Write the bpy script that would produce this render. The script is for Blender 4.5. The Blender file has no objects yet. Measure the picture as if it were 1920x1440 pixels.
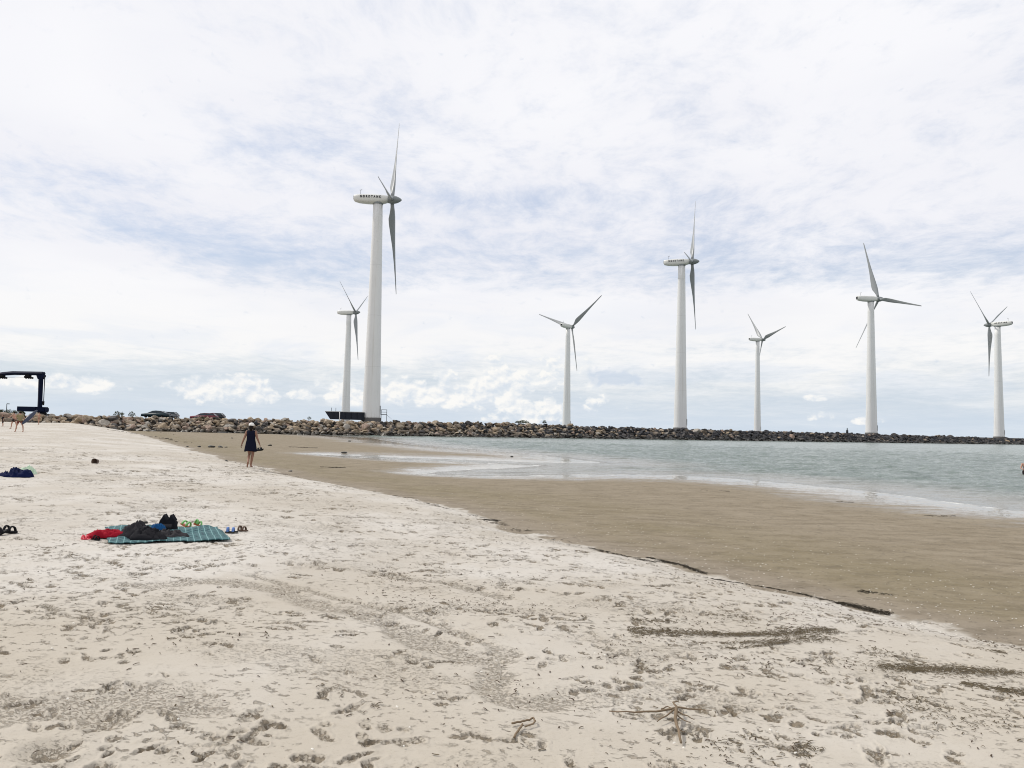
import bpy, bmesh, math, random
import numpy as np
from mathutils import Vector, Matrix, Euler

random.seed(11)
rng = np.random.default_rng(11)
PI = math.pi
SC = bpy.context.scene
COL = SC.collection

# ------------------------------------------------------------------ camera
F, CX, CY = 1442.0, 960.0, 720.0
CAMH = 2.2
PITCH = math.atan(83.0 / F)
ROLL = 0.0215
CAM_M = Matrix.Rotation(PI / 2 + PITCH, 3, 'X') @ Matrix.Rotation(ROLL, 3, 'Z')
cd = bpy.data.cameras.new('camera')
cd.sensor_width = 36.0
cd.lens = F / 1920.0 * 36.0
cd.clip_start = 0.1
cd.clip_end = 20000
cam = bpy.data.objects.new('camera', cd)
cam.location = (0, 0, CAMH)
cam.rotation_euler = CAM_M.to_euler()
COL.objects.link(cam)
SC.camera = cam


def ray(px, py):
    return CAM_M @ Vector(((px - CX) / F, -(py - CY) / F, -1.0))


def plane_pt(px, py, h=0.0):
    d = ray(px, py)
    s = (h - CAMH) / d.z
    return Vector((d.x * s, d.y * s, h))


def depth_pt(px, py, y):
    d = ray(px, py)
    s = y / d.y
    return Vector((d.x * s, y, CAMH + d.z * s))


# ------------------------------------------------------------------ helpers
def tag(o, label=None, cat=None, group=None, kind=None):
    if label:
        o['label'] = label
    if cat:
        o['category'] = cat
    if group:
        o['group'] = group
    if kind:
        o['kind'] = kind
    return o


def empty(name, loc=(0, 0, 0), rz=0.0):
    o = bpy.data.objects.new(name, None)
    o.empty_display_size = 0.3
    o.location = loc
    o.rotation_euler = (0, 0, rz)
    COL.objects.link(o)
    return o


def mesh_obj(name, me, mat=None, parent=None):
    o = bpy.data.objects.new(name, me)
    COL.objects.link(o)
    if mat is not None:
        me.materials.clear()
        me.materials.append(mat)
    if parent is not None:
        o.parent = parent
    return o


def bm_obj(name, bm, mat=None, parent=None, smooth=True, normals=True):
    if normals:
        bmesh.ops.recalc_face_normals(bm, faces=bm.faces)
    me = bpy.data.meshes.new(name)
    bm.to_mesh(me)
    bm.free()
    if smooth:
        me.polygons.foreach_set('use_smooth', [True] * len(me.polygons))
    return mesh_obj(name, me, mat, parent)


def np_mesh(name, verts, faces, smooth=True):
    """faces: (n,k) int array"""
    me = bpy.data.meshes.new(name)
    verts = np.asarray(verts, dtype=np.float32)
    faces = np.asarray(faces, dtype=np.int32)
    n, k = faces.shape
    me.vertices.add(len(verts))
    me.vertices.foreach_set('co', verts.ravel())
    me.loops.add(n * k)
    me.loops.foreach_set('vertex_index', faces.ravel())
    me.polygons.add(n)
    me.polygons.foreach_set('loop_start', np.arange(0, n * k, k, dtype=np.int32))
    try:
        me.polygons.foreach_set('loop_total', np.full(n, k, dtype=np.int32))
    except Exception:
        pass
    me.polygons.foreach_set('use_smooth', np.full(n, smooth, dtype=bool))
    me.update(calc_edges=True)
    me.validate()
    return me


def add_attr(me, name, vals):
    a = me.attributes.new(name, 'FLOAT', 'POINT')
    a.data.foreach_set('value', np.asarray(vals, dtype=np.float32))


def add_col(me, name, cols):
    a = me.color_attributes.new(name, 'FLOAT_COLOR', 'POINT')
    c = np.ones((len(cols), 4), dtype=np.float32)
    c[:, :3] = cols
    a.data.foreach_set('color', c.ravel())


def box(bm, c, s, rot=None, taper=None):
    """box centre c, full size s"""
    vs = []
    for z in (-.5, .5):
        for y in (-.5, .5):
            for x in (-.5, .5):
                p = Vector((x * s[0], y * s[1], z * s[2]))
                if taper and z > 0:
                    p.x *= taper[0]
                    p.y *= taper[1]
                if rot is not None:
                    p = rot @ p
                vs.append(bm.verts.new(p + Vector(c)))
    for f in ((0, 1, 3, 2), (4, 6, 7, 5), (0, 4, 5, 1), (2, 3, 7, 6), (0, 2, 6, 4), (1, 5, 7, 3)):
        bm.faces.new([vs[i] for i in f])
    return vs


def frame_of(d):
    d = Vector(d).normalized()
    a = Vector((0, 0, 1)) if abs(d.z) < 0.9 else Vector((1, 0, 0))
    u = d.cross(a).normalized()
    v = d.cross(u).normalized()
    return u, v


def tube(bm, pts, radii, n=8, caps=True, squash=None):
    pts = [Vector(p) for p in pts]
    if not isinstance(radii, (list, tuple)):
        radii = [radii] * len(pts)
    rings = []
    u = v = None
    for i, p in enumerate(pts):
        if i == 0:
            d = pts[1] - pts[0]
        elif i == len(pts) - 1:
            d = pts[-1] - pts[-2]
        else:
            d = (pts[i + 1] - pts[i]).normalized() + (pts[i] - pts[i - 1]).normalized()
        d = d.normalized()
        if u is None:
            u, v = frame_of(d)
        else:
            u = (u - d * u.dot(d)).normalized()
            v = d.cross(u).normalized()
        ring = []
        for k in range(n):
            a = 2 * PI * k / n
            off = u * math.cos(a) * radii[i] + v * math.sin(a) * radii[i]
            if squash:
                off = Vector((off.x * squash[0], off.y * squash[1], off.z * squash[2]))
            ring.append(bm.verts.new(p + off))
        rings.append(ring)
    for i in range(len(rings) - 1):
        for k in range(n):
            bm.faces.new((rings[i][k], rings[i][(k + 1) % n], rings[i + 1][(k + 1) % n], rings[i + 1][k]))
    if caps:
        bm.faces.new(rings[0][::-1])
        bm.faces.new(rings[-1])
    return rings


def lathe(bm, prof, n=24, sx=1.0, sy=1.0, c=(0, 0, 0), cap0=True, cap1=True):
    """prof: list of (r, z)"""
    rings = []
    for r, z in prof:
        rings.append([bm.verts.new((c[0] + sx * r * math.cos(2 * PI * k / n), c[1] + sy * r * math.sin(2 * PI * k / n), c[2] + z)) for k in range(n)])
    for i in range(len(rings) - 1):
        for k in range(n):
            bm.faces.new((rings[i][k], rings[i][(k + 1) % n], rings[i + 1][(k + 1) % n], rings[i + 1][k]))
    if cap0:
        bm.faces.new(rings[0][::-1])
    if cap1:
        bm.faces.new(rings[-1])


def ball(bm, c, r, seg=10, ring=7, rot=None):
    r = (r, r, r) if not isinstance(r, (tuple, list)) else r
    m = Matrix.Diagonal((r[0], r[1], r[2], 1))
    if rot is not None:
        m = rot.to_4x4() @ m
    bmesh.ops.create_uvsphere(bm, u_segments=seg, v_segments=ring, radius=1.0, matrix=Matrix.Translation(Vector(c)) @ m)


def evaluated(o):
    dg = bpy.context.evaluated_depsgraph_get()
    me = bpy.data.meshes.new_from_object(o.evaluated_get(dg))
    return me


def remeshed(bm, voxel, smooth_it=4, name='m'):
    bmesh.ops.recalc_face_normals(bm, faces=bm.faces)
    me = bpy.data.meshes.new(name)
    bm.to_mesh(me)
    bm.free()
    o = bpy.data.objects.new('temp', me)
    COL.objects.link(o)
    m = o.modifiers.new('r', 'REMESH')
    m.mode = 'VOXEL'
    m.voxel_size = voxel
    if smooth_it:
        s = o.modifiers.new('s', 'SMOOTH')
        s.iterations = smooth_it
        s.factor = 0.5
    out = evaluated(o)
    out.name = name
    out.polygons.foreach_set('use_smooth', [True] * len(out.polygons))
    bpy.data.objects.remove(o)
    bpy.data.meshes.remove(me)
    return out


# ------------------------------------------------------------------ numpy noise
def _hash(ix, iy, seed):
    h = (ix.astype(np.int64) * 374761393 + iy.astype(np.int64) * 668265263 + seed * 1442695041) & 0xFFFFFFFF
    h = ((h ^ (h >> 13)) * 1274126177) & 0xFFFFFFFF
    h = (h ^ (h >> 16)) & 0xFFFFFFFF
    return h.astype(np.float64) / 4294967295.0


def vnoise(x, y, seed=0):
    ix = np.floor(x)
    iy = np.floor(y)
    fx = x - ix
    fy = y - iy
    fx = fx * fx * fx * (fx * (fx * 6 - 15) + 10)
    fy = fy * fy * fy * (fy * (fy * 6 - 15) + 10)
    a = _hash(ix, iy, seed)
    b = _hash(ix + 1, iy, seed)
    c = _hash(ix, iy + 1, seed)
    d = _hash(ix + 1, iy + 1, seed)
    return (a * (1 - fx) + b * fx) * (1 - fy) + (c * (1 - fx) + d * fx) * fy


def fbm(x, y, octaves=4, seed=0, gain=0.5):
    s = np.zeros_like(x, dtype=np.float64)
    amp, tot = 1.0, 0.0
    c, sn = math.cos(0.6), math.sin(0.6)
    for o in range(octaves):
        s += amp * vnoise(x, y, seed + o * 17)
        tot += amp
        amp *= gain
        x, y = (x * c - y * sn) * 2.03 + 13.7, (x * sn + y * c) * 2.03 + 7.1
    return s / tot


def sstep(a, b, x):
    t = np.clip((x - a) / (b - a), 0, 1)
    return t * t * (3 - 2 * t)


def seg_dist(px, py, pts):
    """unsigned distance to a polyline (arrays)"""
    best = np.full(px.shape, 1e18)
    for (x0, y0), (x1, y1) in zip(pts[:-1], pts[1:]):
        dx, dy = x1 - x0, y1 - y0
        L = dx * dx + dy * dy + 1e-12
        t = np.clip(((px - x0) * dx + (py - y0) * dy) / L, 0, 1)
        d = (px - x0 - t * dx) ** 2 + (py - y0 - t * dy) ** 2
        np.minimum(best, d, out=best)
    return np.sqrt(best)


def inside(px, py, poly):
    r = np.zeros(px.shape, dtype=bool)
    n = len(poly)
    for i in range(n):
        x0, y0 = poly[i]
        x1, y1 = poly[(i + 1) % n]
        if y0 == y1:
            continue
        c = ((y0 > py) != (y1 > py)) & (px < (x1 - x0) * (py - y0) / (y1 - y0) + x0)
        r ^= c
    return r


# ------------------------------------------------------------------ materials
class NB:
    def __init__(self, tree):
        self.t = tree
        self.n = tree.nodes
        self.l = tree.links

    def put(self, sock, v):
        if v is None:
            return
        if isinstance(v, bpy.types.NodeSocket):
            self.l.new(v, sock)
        elif isinstance(v, (tuple, list)):
            if len(sock.default_value) == 4 and len(v) == 3:
                v = (*v, 1.0)
            sock.default_value = v
        else:
            sock.default_value = v

    def m(self, op, a, b=None, c=None, clamp=False):
        n = self.n.new('ShaderNodeMath')
        n.operation = op
        n.use_clamp = clamp
        for s, v in zip(n.inputs, (a, b, c)):
            self.put(s, v)
        return n.outputs[0]

    def ss(self, a, b, x):
        n = self.n.new('ShaderNodeMapRange')
        n.interpolation_type = 'SMOOTHSTEP'
        self.put(n.inputs[0], x)
        self.put(n.inputs[1], a)
        self.put(n.inputs[2], b)
        return n.outputs[0]

    def lin(self, a, b, c, d, x):
        n = self.n.new('ShaderNodeMapRange')
        for s, v in zip(n.inputs, (x, a, b, c, d)):
            self.put(s, v)
        return n.outputs[0]

    def mix(self, f, a, b, blend='MIX'):
        n = self.n.new('ShaderNodeMix')
        n.data_type = 'RGBA'
        n.blend_type = blend
        self.put(n.inputs[0], f)
        self.put(n.inputs[6], a)
        self.put(n.inputs[7], b)
        return n.outputs[2]

    def noise(self, vec, scale=5, detail=4, rough=0.5, dist=0.0, col=False):
        n = self.n.new('ShaderNodeTexNoise')
        self.put(n.inputs['Vector'], vec)
        n.inputs['Scale'].default_value = scale
        n.inputs['Detail'].default_value = detail
        n.inputs['Roughness'].default_value = rough
        n.inputs['Distortion'].default_value = dist
        return n.outputs['Color' if col else 'Fac']

    def attr(self, name, col=False):
        n = self.n.new('ShaderNodeAttribute')
        n.attribute_name = name
        return n.outputs['Color' if col else 'Fac']

    def obj(self):
        return self.n.new('ShaderNodeTexCoord').outputs['Object']

    def pos(self):
        return self.n.new('ShaderNodeNewGeometry').outputs['Position']

    def xyz(self, v):
        n = self.n.new('ShaderNodeSeparateXYZ')
        self.put(n.inputs[0], v)
        return n.outputs

    def comb(self, x, y, z):
        n = self.n.new('ShaderNodeCombineXYZ')
        for s, v in zip(n.inputs, (x, y, z)):
            self.put(s, v)
        return n.outputs[0]

    def scale(self, v, s):
        n = self.n.new('ShaderNodeVectorMath')
        n.operation = 'MULTIPLY'
        self.put(n.inputs[0], v)
        n.inputs[1].default_value = s
        return n.outputs[0]

    def bump(self, h, strength=0.3, dist=0.02, normal=None):
        n = self.n.new('ShaderNodeBump')
        self.put(n.inputs['Strength'], strength)
        n.inputs['Distance'].default_value = dist
        self.put(n.inputs['Height'], h)
        if normal is not None:
            self.put(n.inputs['Normal'], normal)
        return n.outputs[0]


def new_mat(name):
    m = bpy.data.materials.new(name)
    m.use_nodes = True
    nb = NB(m.node_tree)
    bsdf = m.node_tree.nodes['Principled BSDF']
    return m, nb, bsdf


def simple_mat(name, col, rough=0.6, var=0.12, scale=8.0, bump=0.0, metallic=0.0, spec=0.5, coat=0.0):
    m, nb, b = new_mat(name)
    o = nb.obj()
    n = nb.noise(o, scale, 5, 0.6)
    c0 = tuple(c * (1 - var) for c in col)
    c1 = tuple(min(1, c * (1 + var)) for c in col)
    nb.put(b.inputs['Base Color'], nb.mix(n, c0, c1))
    nb.put(b.inputs['Roughness'], nb.lin(0, 1, max(0, rough - 0.1), min(1, rough + 0.1), n))
    b.inputs['Metallic'].default_value = metallic
    b.inputs['Specular IOR Level'].default_value = spec
    b.inputs['Coat Weight'].default_value = coat
    if bump:
        nb.put(b.inputs['Normal'], nb.bump(nb.noise(o, scale * 6, 5, 0.6), bump, 0.01))
    return m


M = {}
M['tower'] = None


def mat_tower():
    m, nb, b = new_mat('painted_steel')
    o = nb.obj()
    x, y, z = nb.xyz(o)
    streak = nb.noise(nb.comb(nb.m('MULTIPLY', x, 2.2), nb.m('MULTIPLY', y, 2.2), nb.m('MULTIPLY', z, 0.06)), 1.0, 5, 0.6)
    blot = nb.noise(o, 0.35, 4, 0.6)
    c = nb.mix(nb.ss(0.5, 0.75, streak), (0.735, 0.735, 0.72), (0.60, 0.585, 0.545))
    c = nb.mix(nb.m('MULTIPLY', nb.ss(0.45, 0.8, blot), 0.35), c, (0.63, 0.635, 0.63))
    # section joints
    fr = nb.m('FRACT', nb.m('DIVIDE', z, 11.5))
    seam = nb.m('LESS_THAN', fr, 0.006)
    c = nb.mix(nb.m('MULTIPLY', seam, 0.35), c, (0.35, 0.34, 0.32))
    nb.put(b.inputs['Base Color'], c)
    b.inputs['Roughness'].default_value = 0.45
    return m


M['tower'] = mat_tower()
M['blade'] = simple_mat('weathered_blade', (0.27, 0.285, 0.29), 0.38, 0.15, 0.6)
M['nacelle'] = simple_mat('nacelle_fibreglass', (0.66, 0.66, 0.62), 0.4, 0.10, 0.9)
M['hub'] = simple_mat('hub_paint', (0.20, 0.22, 0.22), 0.4, 0.12, 1.5)
M['letter'] = simple_mat('dark_letters', (0.012, 0.014, 0.018), 0.6, 0.1, 5)
M['dark_steel'] = simple_mat('dark_steel', (0.045, 0.05, 0.055), 0.55, 0.3, 3)
M['galv'] = simple_mat('galvanised', (0.30, 0.31, 0.32), 0.5, 0.2, 6, metallic=0.4)
M['plinth'] = simple_mat('foundation_concrete', (0.10, 0.095, 0.09), 0.85, 0.3, 2, bump=0.3)
M['navy_steel'] = simple_mat('navy_steel', (0.007, 0.011, 0.030), 0.6, 0.3, 1.2)
M['black_rubber'] = simple_mat('black_rubber', (0.012, 0.012, 0.013), 0.7, 0.2, 8)
M['skip'] = simple_mat('dark_container_paint', (0.028, 0.032, 0.042), 0.5, 0.3, 1.5, bump=0.1)
M['rim'] = simple_mat('pale_container_rim', (0.5, 0.5, 0.49), 0.5, 0.15, 3)
M['glass'] = simple_mat('car_glass', (0.03, 0.045, 0.055), 0.12, 0.1, 2, spec=0.35)
M['paint_red'] = simple_mat('dark_red_paint', (0.14, 0.014, 0.028), 0.25, 0.1, 2, coat=0.15, spec=0.25)
M['paint_teal'] = simple_mat('dark_teal_paint', (0.012, 0.030, 0.038), 0.25, 0.1, 2, coat=0.15, spec=0.25)
M['paint_silver'] = simple_mat('grey_car_paint', (0.10, 0.11, 0.12), 0.3, 0.1, 2, metallic=0.4, coat=0.5)
M['paint_black'] = simple_mat('black_car_paint', (0.012, 0.013, 0.016), 0.25, 0.1, 2, coat=0.15, spec=0.25)
M['stone'] = None
M['seaweed'] = simple_mat('dry_black_seaweed', (0.028, 0.023, 0.016), 0.75, 0.5, 14)
M['weed_green'] = simple_mat('dull_green_seaweed', (0.115, 0.092, 0.060), 0.8, 0.5, 10)
M['twig'] = simple_mat('bleached_twig', (0.20, 0.15, 0.10), 0.8, 0.35, 12, bump=0.3)
M['twig_dark'] = simple_mat('dark_twig', (0.075, 0.052, 0.036), 0.85, 0.4, 12)
M['shell'] = simple_mat('white_shell', (0.72, 0.69, 0.62), 0.5, 0.15, 20)
M['leaf'] = simple_mat('shrub_leaf', (0.055, 0.070, 0.030), 0.7, 0.4, 3)
M['skin'] = simple_mat('tanned_skin', (0.42, 0.235, 0.165), 0.55, 0.08, 10)
M['skin_tan'] = simple_mat('deep_tanned_skin', (0.25, 0.125, 0.08), 0.55, 0.08, 10)
M['hair'] = simple_mat('dark_hair', (0.014, 0.011, 0.009), 0.6, 0.3, 30)
M['dress'] = simple_mat('navy_cotton', (0.008, 0.009, 0.022), 0.85, 0.25, 20)
M['cap'] = simple_mat('white_cotton', (0.78, 0.77, 0.74), 0.85, 0.06, 20)
M['olive'] = simple_mat('olive_shirt', (0.25, 0.215, 0.12), 0.85, 0.12, 15)
M['trunk_dark'] = simple_mat('dark_shorts', (0.04, 0.03, 0.03), 0.85, 0.2, 15)
M['trunk_red'] = simple_mat('brown_red_shorts', (0.14, 0.05, 0.04), 0.85, 0.2, 15)
M['black_cloth'] = simple_mat('black_cloth', (0.014, 0.014, 0.017), 0.85, 0.35, 12, bump=0.3)
M['charcoal_cloth'] = simple_mat('charcoal_cloth', (0.045, 0.042, 0.045), 0.9, 0.4, 9, bump=0.3)
M['red_cloth'] = simple_mat('red_cloth', (0.29, 0.009, 0.022), 0.85, 0.25, 9, bump=0.3)
M['blue_cloth'] = simple_mat('bright_blue_cloth', (0.012, 0.075, 0.20), 0.8, 0.25, 12, bump=0.3)
M['navy_cloth'] = simple_mat('navy_cloth', (0.005, 0.010, 0.048), 0.8, 0.4, 9, bump=0.3)
M['mint_cloth'] = simple_mat('pale_green_towel', (0.55, 0.68, 0.52), 0.9, 0.15, 12, bump=0.3)
M['pink'] = simple_mat('pink_rubber', (0.75, 0.09, 0.13), 0.6, 0.12, 10)
M['green_strap'] = simple_mat('green_strap', (0.15, 0.42, 0.12), 0.6, 0.2, 10)
M['orange_sole'] = simple_mat('orange_sole', (0.42, 0.09, 0.035), 0.6, 0.2, 10)
M['blue_strap'] = simple_mat('blue_strap', (0.10, 0.20, 0.48), 0.6, 0.2, 10)
M['brown_strap'] = simple_mat('brown_strap', (0.10, 0.06, 0.04), 0.7, 0.2, 10)
M['board'] = simple_mat('navy_board', (0.016, 0.024, 0.055), 0.4, 0.3, 3)
M['eye'] = simple_mat('eye_dark', (0.02, 0.015, 0.01), 0.2, 0.1, 10)
M['lip'] = simple_mat('lip', (0.30, 0.10, 0.08), 0.5, 0.1, 10)


for k_ in ('dress', 'cap', 'olive', 'trunk_dark', 'trunk_red', 'black_cloth', 'charcoal_cloth', 'red_cloth', 'blue_cloth', 'navy_cloth', 'mint_cloth', 'hair', 'black_rubber', 'seaweed', 'weed_green', 'twig', 'twig_dark', 'dark_steel', 'skip', 'leaf'):
    M[k_].node_tree.nodes['Principled BSDF'].inputs['Specular IOR Level'].default_value = 0.08
M['navy_steel'].node_tree.nodes['Principled BSDF'].inputs['Specular IOR Level'].default_value = 0.04


def mat_stone():
    m, nb, b = new_mat('jetty_stone')
    o = nb.pos()
    tint = nb.attr('tint', col=True)
    n1 = nb.noise(o, 2.3, 6, 0.65)
    n2 = nb.noise(o, 9.0, 5, 0.6)
    c = nb.mix(nb.ss(0.35, 0.7, n1), nb.mix(1.0, tint, (0.62, 0.60, 0.58), 'MULTIPLY'), nb.mix(1.0, tint, (1.18, 1.15, 1.1), 'MULTIPLY'))
    c = nb.mix(nb.m('MULTIPLY', nb.ss(0.55, 0.75, n2), 0.5), c, nb.mix(1.0, tint, (0.55, 0.55, 0.52), 'MULTIPLY'))
    # tide mark: weed and wet stone near the water
    z = nb.xyz(o)[2]
    wet = nb.m('SUBTRACT', 1.0, nb.ss(0.35, 1.15, nb.m('ADD', z, nb.m('MULTIPLY', nb.m('SUBTRACT', n1, 0.5), 1.0))))
    c = nb.mix(nb.m('MULTIPLY', wet, 0.85), c, (0.022, 0.021, 0.016))
    nb.put(b.inputs['Base Color'], c)
    nb.put(b.inputs['Roughness'], nb.lin(0, 1, 0.85, 0.5, wet))
    nb.put(b.inputs['Normal'], nb.bump(n2, 0.5, 0.06))
    return m


M['stone'] = mat_stone()

# ------------------------------------------------------------------ terrain layout
far_shore_px = [(560, 814), (620, 817), (700, 822), (760, 832), (830, 839), (900, 845), (1000, 852), (1080, 862), (1130, 868),
                (1000, 867), (900, 863), (800, 859.5), (720, 857), (640, 853.5), (600, 852), (650, 856), (720, 860.5), (800, 864), (900, 868),
                (1010, 873), (960, 877), (880, 880), (820, 884), (790, 888), (830, 891), (900, 893), (1000, 892), (1100, 890),
                (1200, 890), (1300, 893), (1400, 900), (1500, 909), (1600, 919), (1700, 931), (1800, 945), (1920, 960)]
dry_px = [(225, 803), (262, 812), (300, 824), (340, 838), (395, 853), (450, 868), (520, 883), (600, 901), (700, 919), (800, 941), (880, 962), (960, 986),
          (1040, 1009), (1120, 1028), (1200, 1046), (1300, 1073), (1400, 1096), (1500, 1116), (1600, 1138), (1700, 1163), (1800, 1184), (1920, 1204)]
# jetty axis (line of the front row of turbines)
T1P = depth_pt(697, 780, 172.0)
T7P = depth_pt(1873, 819, 320.0)
JD = Vector((T7P.x - T1P.x, T7P.y - T1P.y, 0)).normalized()
JN = Vector((JD.y, -JD.x, 0))          # towards the beach


def jetty(t, off=0.0):
    return Vector((T1P.x, T1P.y, 0)) + JD * t + JN * off


water_poly = [(p.x, p.y) for p in (plane_pt(*q) for q in far_shore_px)]
water_poly += [(24, 19), (34, 10), (46, -8), (60, -40), (80, -300), (4000, -300), (4000, 4000), (-700, 4000)]
lj = jetty(-30, -30)
water_poly += [(lj.x - 60, 400), (lj.x, lj.y)]
dry_h = lambda px: 0.33 + 0.9 * max(0, (330 - px) / 330.0)
dry_line = [(p.x, p.y) for p in (plane_pt(a, b, dry_h(a)) for a, b in dry_px)]
jl = jetty(-60, 0)
dry_poly = dry_line + [(7.5, 4.5), (10, 0), (14, -10), (28, -60), (50, -300), (-4000, -300), (-4000, 4000), (-300, 4000), (jl.x - 40, jl.y + 120), (jl.x + 6, jl.y + 20)]
dry_edge = dry_line + [(7.5, 4.5), (10, 0), (14, -10), (28, -60), (50, -300)]
jl2 = jetty(-60, 8)


def base_terrain(x, y):
    """returns height, signed dryness distance, signed water distance"""
    dw = seg_dist(x, y, water_poly + water_poly[:1])
    dw = np.where(inside(x, y, water_poly), -dw, dw)
    wob = (fbm(x * 0.35, y * 0.35, 3, 5) - 0.5) * 0.9
    dd = seg_dist(x, y, dry_edge + [])
    # the dry side also continues behind the jetty on the left
    dd = np.where(inside(x, y, dry_poly), dd, -dd) + wob * np.clip(0.3 + np.hypot(x, y) / 40.0, 0, 1.5)
    t = np.clip(dw / (np.abs(dw) + np.abs(np.minimum(dd, 0)) + 1e-6), 0, 1)
    flat = 0.31 * t ** 1.25 + (fbm(x * 0.12, y * 0.3, 3, 21) - 0.5) * 0.05 * sstep(0, 6, dw)
    dry = 0.31 + 0.10 * sstep(0, 1.2, dd) + 0.26 * (1 - np.exp(-np.maximum(dd, 0) / 3.5)) + 0.0062 * np.clip(y - 8, 0, 135) * sstep(0, 9, dd)
    dry = dry + (fbm(x * 0.22, y * 0.22, 3, 9) - 0.5) * 0.16 * sstep(0, 5, dd)
    h = np.where(dd > 0, dry, np.minimum(flat, 0.31))
    h = np.where(dw < 0, -np.minimum(0.9, 0.045 * -dw + 0.004), h)
    return h, dd, dw


def gh(x, y):
    h, _, _ = base_terrain(np.array([float(x)]), np.array([float(y)]))
    return float(h[0])


def ground_hit(px, py):
    h = 0.5
    for _ in range(25):
        p = plane_pt(px, py, h)
        h = 0.5 * h + 0.5 * gh(p.x, p.y)
    p = plane_pt(px, py, h)
    return Vector((p.x, p.y, gh(p.x, p.y)))


def path_pts(pix):
    return [(p.x, p.y) for p in (ground_hit(*q) for q in pix)]


# ------------------------------------------------------------------ beach mesh (one sheet, finer close by)
def build_beach():
    az_f = np.radians(np.arange(-41.0, 41.0001, 0.056))
    az_c = np.radians(np.arange(43.0, 319.0, 3.0))
    az = np.concatenate([az_f, az_c])
    r = [1.3]
    while r[-1] < 2500:
        q = r[-1]
        r.append(q * (1.03 if q < 2.9 else 1.0030 if q < 9 else 1.0042 if q < 40 else 1.0075 if q < 200 else 1.08))
    r = np.array(r)
    na, nr = len(az), len(r)
    A, R = np.meshgrid(az, r)
    X = (R * np.sin(A))
    Y = (R * np.cos(A))
    x, y = X.ravel(), Y.ravel()
    h, dd, dw = base_terrain(x, y)
    dryf = sstep(-0.08, 0.22, dd + (fbm(x * 1.5, y * 1.5, 5, 40, 0.6) - 0.5) * 1.3)
    rr = R.ravel()
    fade = 1 - sstep(45, 110, rr)
    # --- gentle lumps of trampled dry sand
    trample = sstep(0.40, 0.68, fbm(x * 0.33 + 3, y * 0.55, 4, 50))
    far_tr = sstep(9, 17, rr)
    trample = np.clip(trample * 0.75 + far_tr * 0.45, 0, 1)
    lump = fbm(x * 2.6, y * 3.4, 4, 61) - 0.5
    det = dryf * fade * lump * (0.006 + 0.012 * trample * (1 + np.clip(rr / 12, 0, 3.0)))
    # crumbs in broken patches
    patch = sstep(0.56, 0.70, fbm(x * 1.1, y * 1.9 + 9, 4, 71)) * dryf
    patch *= 0.35 + 0.65 * sstep(0.35, 0.6, fbm(x * 0.25, y * 0.3, 2, 72))
    scuff = patch * 0.32
    H = h.reshape(nr, na)
    D = det.reshape(nr, na)
    S = scuff.reshape(nr, na).copy()
    DRY = dryf.reshape(nr, na)
    # --- vehicle and drag tracks
    nearmask = (rr < 24) & (np.abs(A.ravel()) < 0.8)
    idx = np.nonzero(nearmask)[0]
    tr = np.zeros(x.shape)
    paths = [([(270, 1097), (360, 1090), (440, 1090), (530, 1108), (600, 1138), (690, 1150), (760, 1185), (830, 1213), (890, 1234)], 0.16),
             ([(925, 1238), (930, 1262), (922, 1290), (950, 1312), (1010, 1322), (1060, 1312)], 0.12),
             ([(-40, 1336), (60, 1326), (160, 1322), (250, 1303), (330, 1312), (370, 1325)], 0.20),
             ([(470, 1078), (600, 1112), (760, 1150), (900, 1200), (960, 1225)], 0.07),
             ([(-30, 1300), (110, 1330), (200, 1352)], 0.12),
             ([(700, 1075), (850, 1095), (950, 1120)], 0.10)]
    for pix, w in paths:
        pl = path_pts(pix)
        d = seg_dist(x[idx], y[idx], pl)
        tr[idx] = np.maximum(tr[idx], 1 - sstep(w * 0.55, w * 1.4, d + (fbm(x[idx] * 5, y[idx] * 5, 2, 90) - 0.5) * w))
    crumb = fbm(x * 16, y * 16, 3, 81, 0.6) - 0.5
    rough_m = np.clip(patch + tr, 0, 1) * dryf * fade
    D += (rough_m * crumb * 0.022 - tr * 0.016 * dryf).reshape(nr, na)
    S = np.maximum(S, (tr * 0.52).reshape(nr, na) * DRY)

    # --- footprints and scuffs stamped in the dry sand
    prints = []

    def trail(x0, y0, ang, n, jit=0.25):
        px_, py_ = x0, y0
        for i in range(n):
            ang += random.gauss(0, 0.08)
            px_ += math.cos(ang) * 0.62
            py_ += math.sin(ang) * 0.62
            s = 0.1 if i % 2 else -0.1
            prints.append((px_ - math.sin(ang) * s + random.gauss(0, .03), py_ + math.cos(ang) * s + random.gauss(0, .03), ang + random.gauss(0, .2)))

    for _ in range(130):
        a = math.radians(random.uniform(-40, 34))
        q = random.uniform(3, 40)
        trail(q * math.sin(a), q * math.cos(a), random.choice([random.uniform(0, 2 * PI), random.gauss(2.2, .4), random.gauss(-0.9, .4)]), random.randint(6, 22))
    for _ in range(9500):
        a = math.radians(random.uniform(-40, 36))
        q = random.uniform(2.8, 72)
        if float(fbm(np.array([q * math.sin(a) * 0.8]), np.array([q * math.cos(a) * 1.1]), 3, 444)[0]) < random.uniform(.36, .56):
            continue
        prints.append((q * math.sin(a), q * math.cos(a), random.uniform(0, 2 * PI)))
    marks = []
    for (fx, fy, an) in prints:
        for _ in range(random.choice((1, 2, 2, 3, 4))):
            g_ = 1 + math.hypot(fx, fy) / 25
            marks.append((fx + random.gauss(0, .06) * g_, fy + random.gauss(0, .05) * g_, an + random.gauss(0, .6)))
    prints = marks
    daz = az_f[1] - az_f[0]
    naf = len(az_f)
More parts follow.
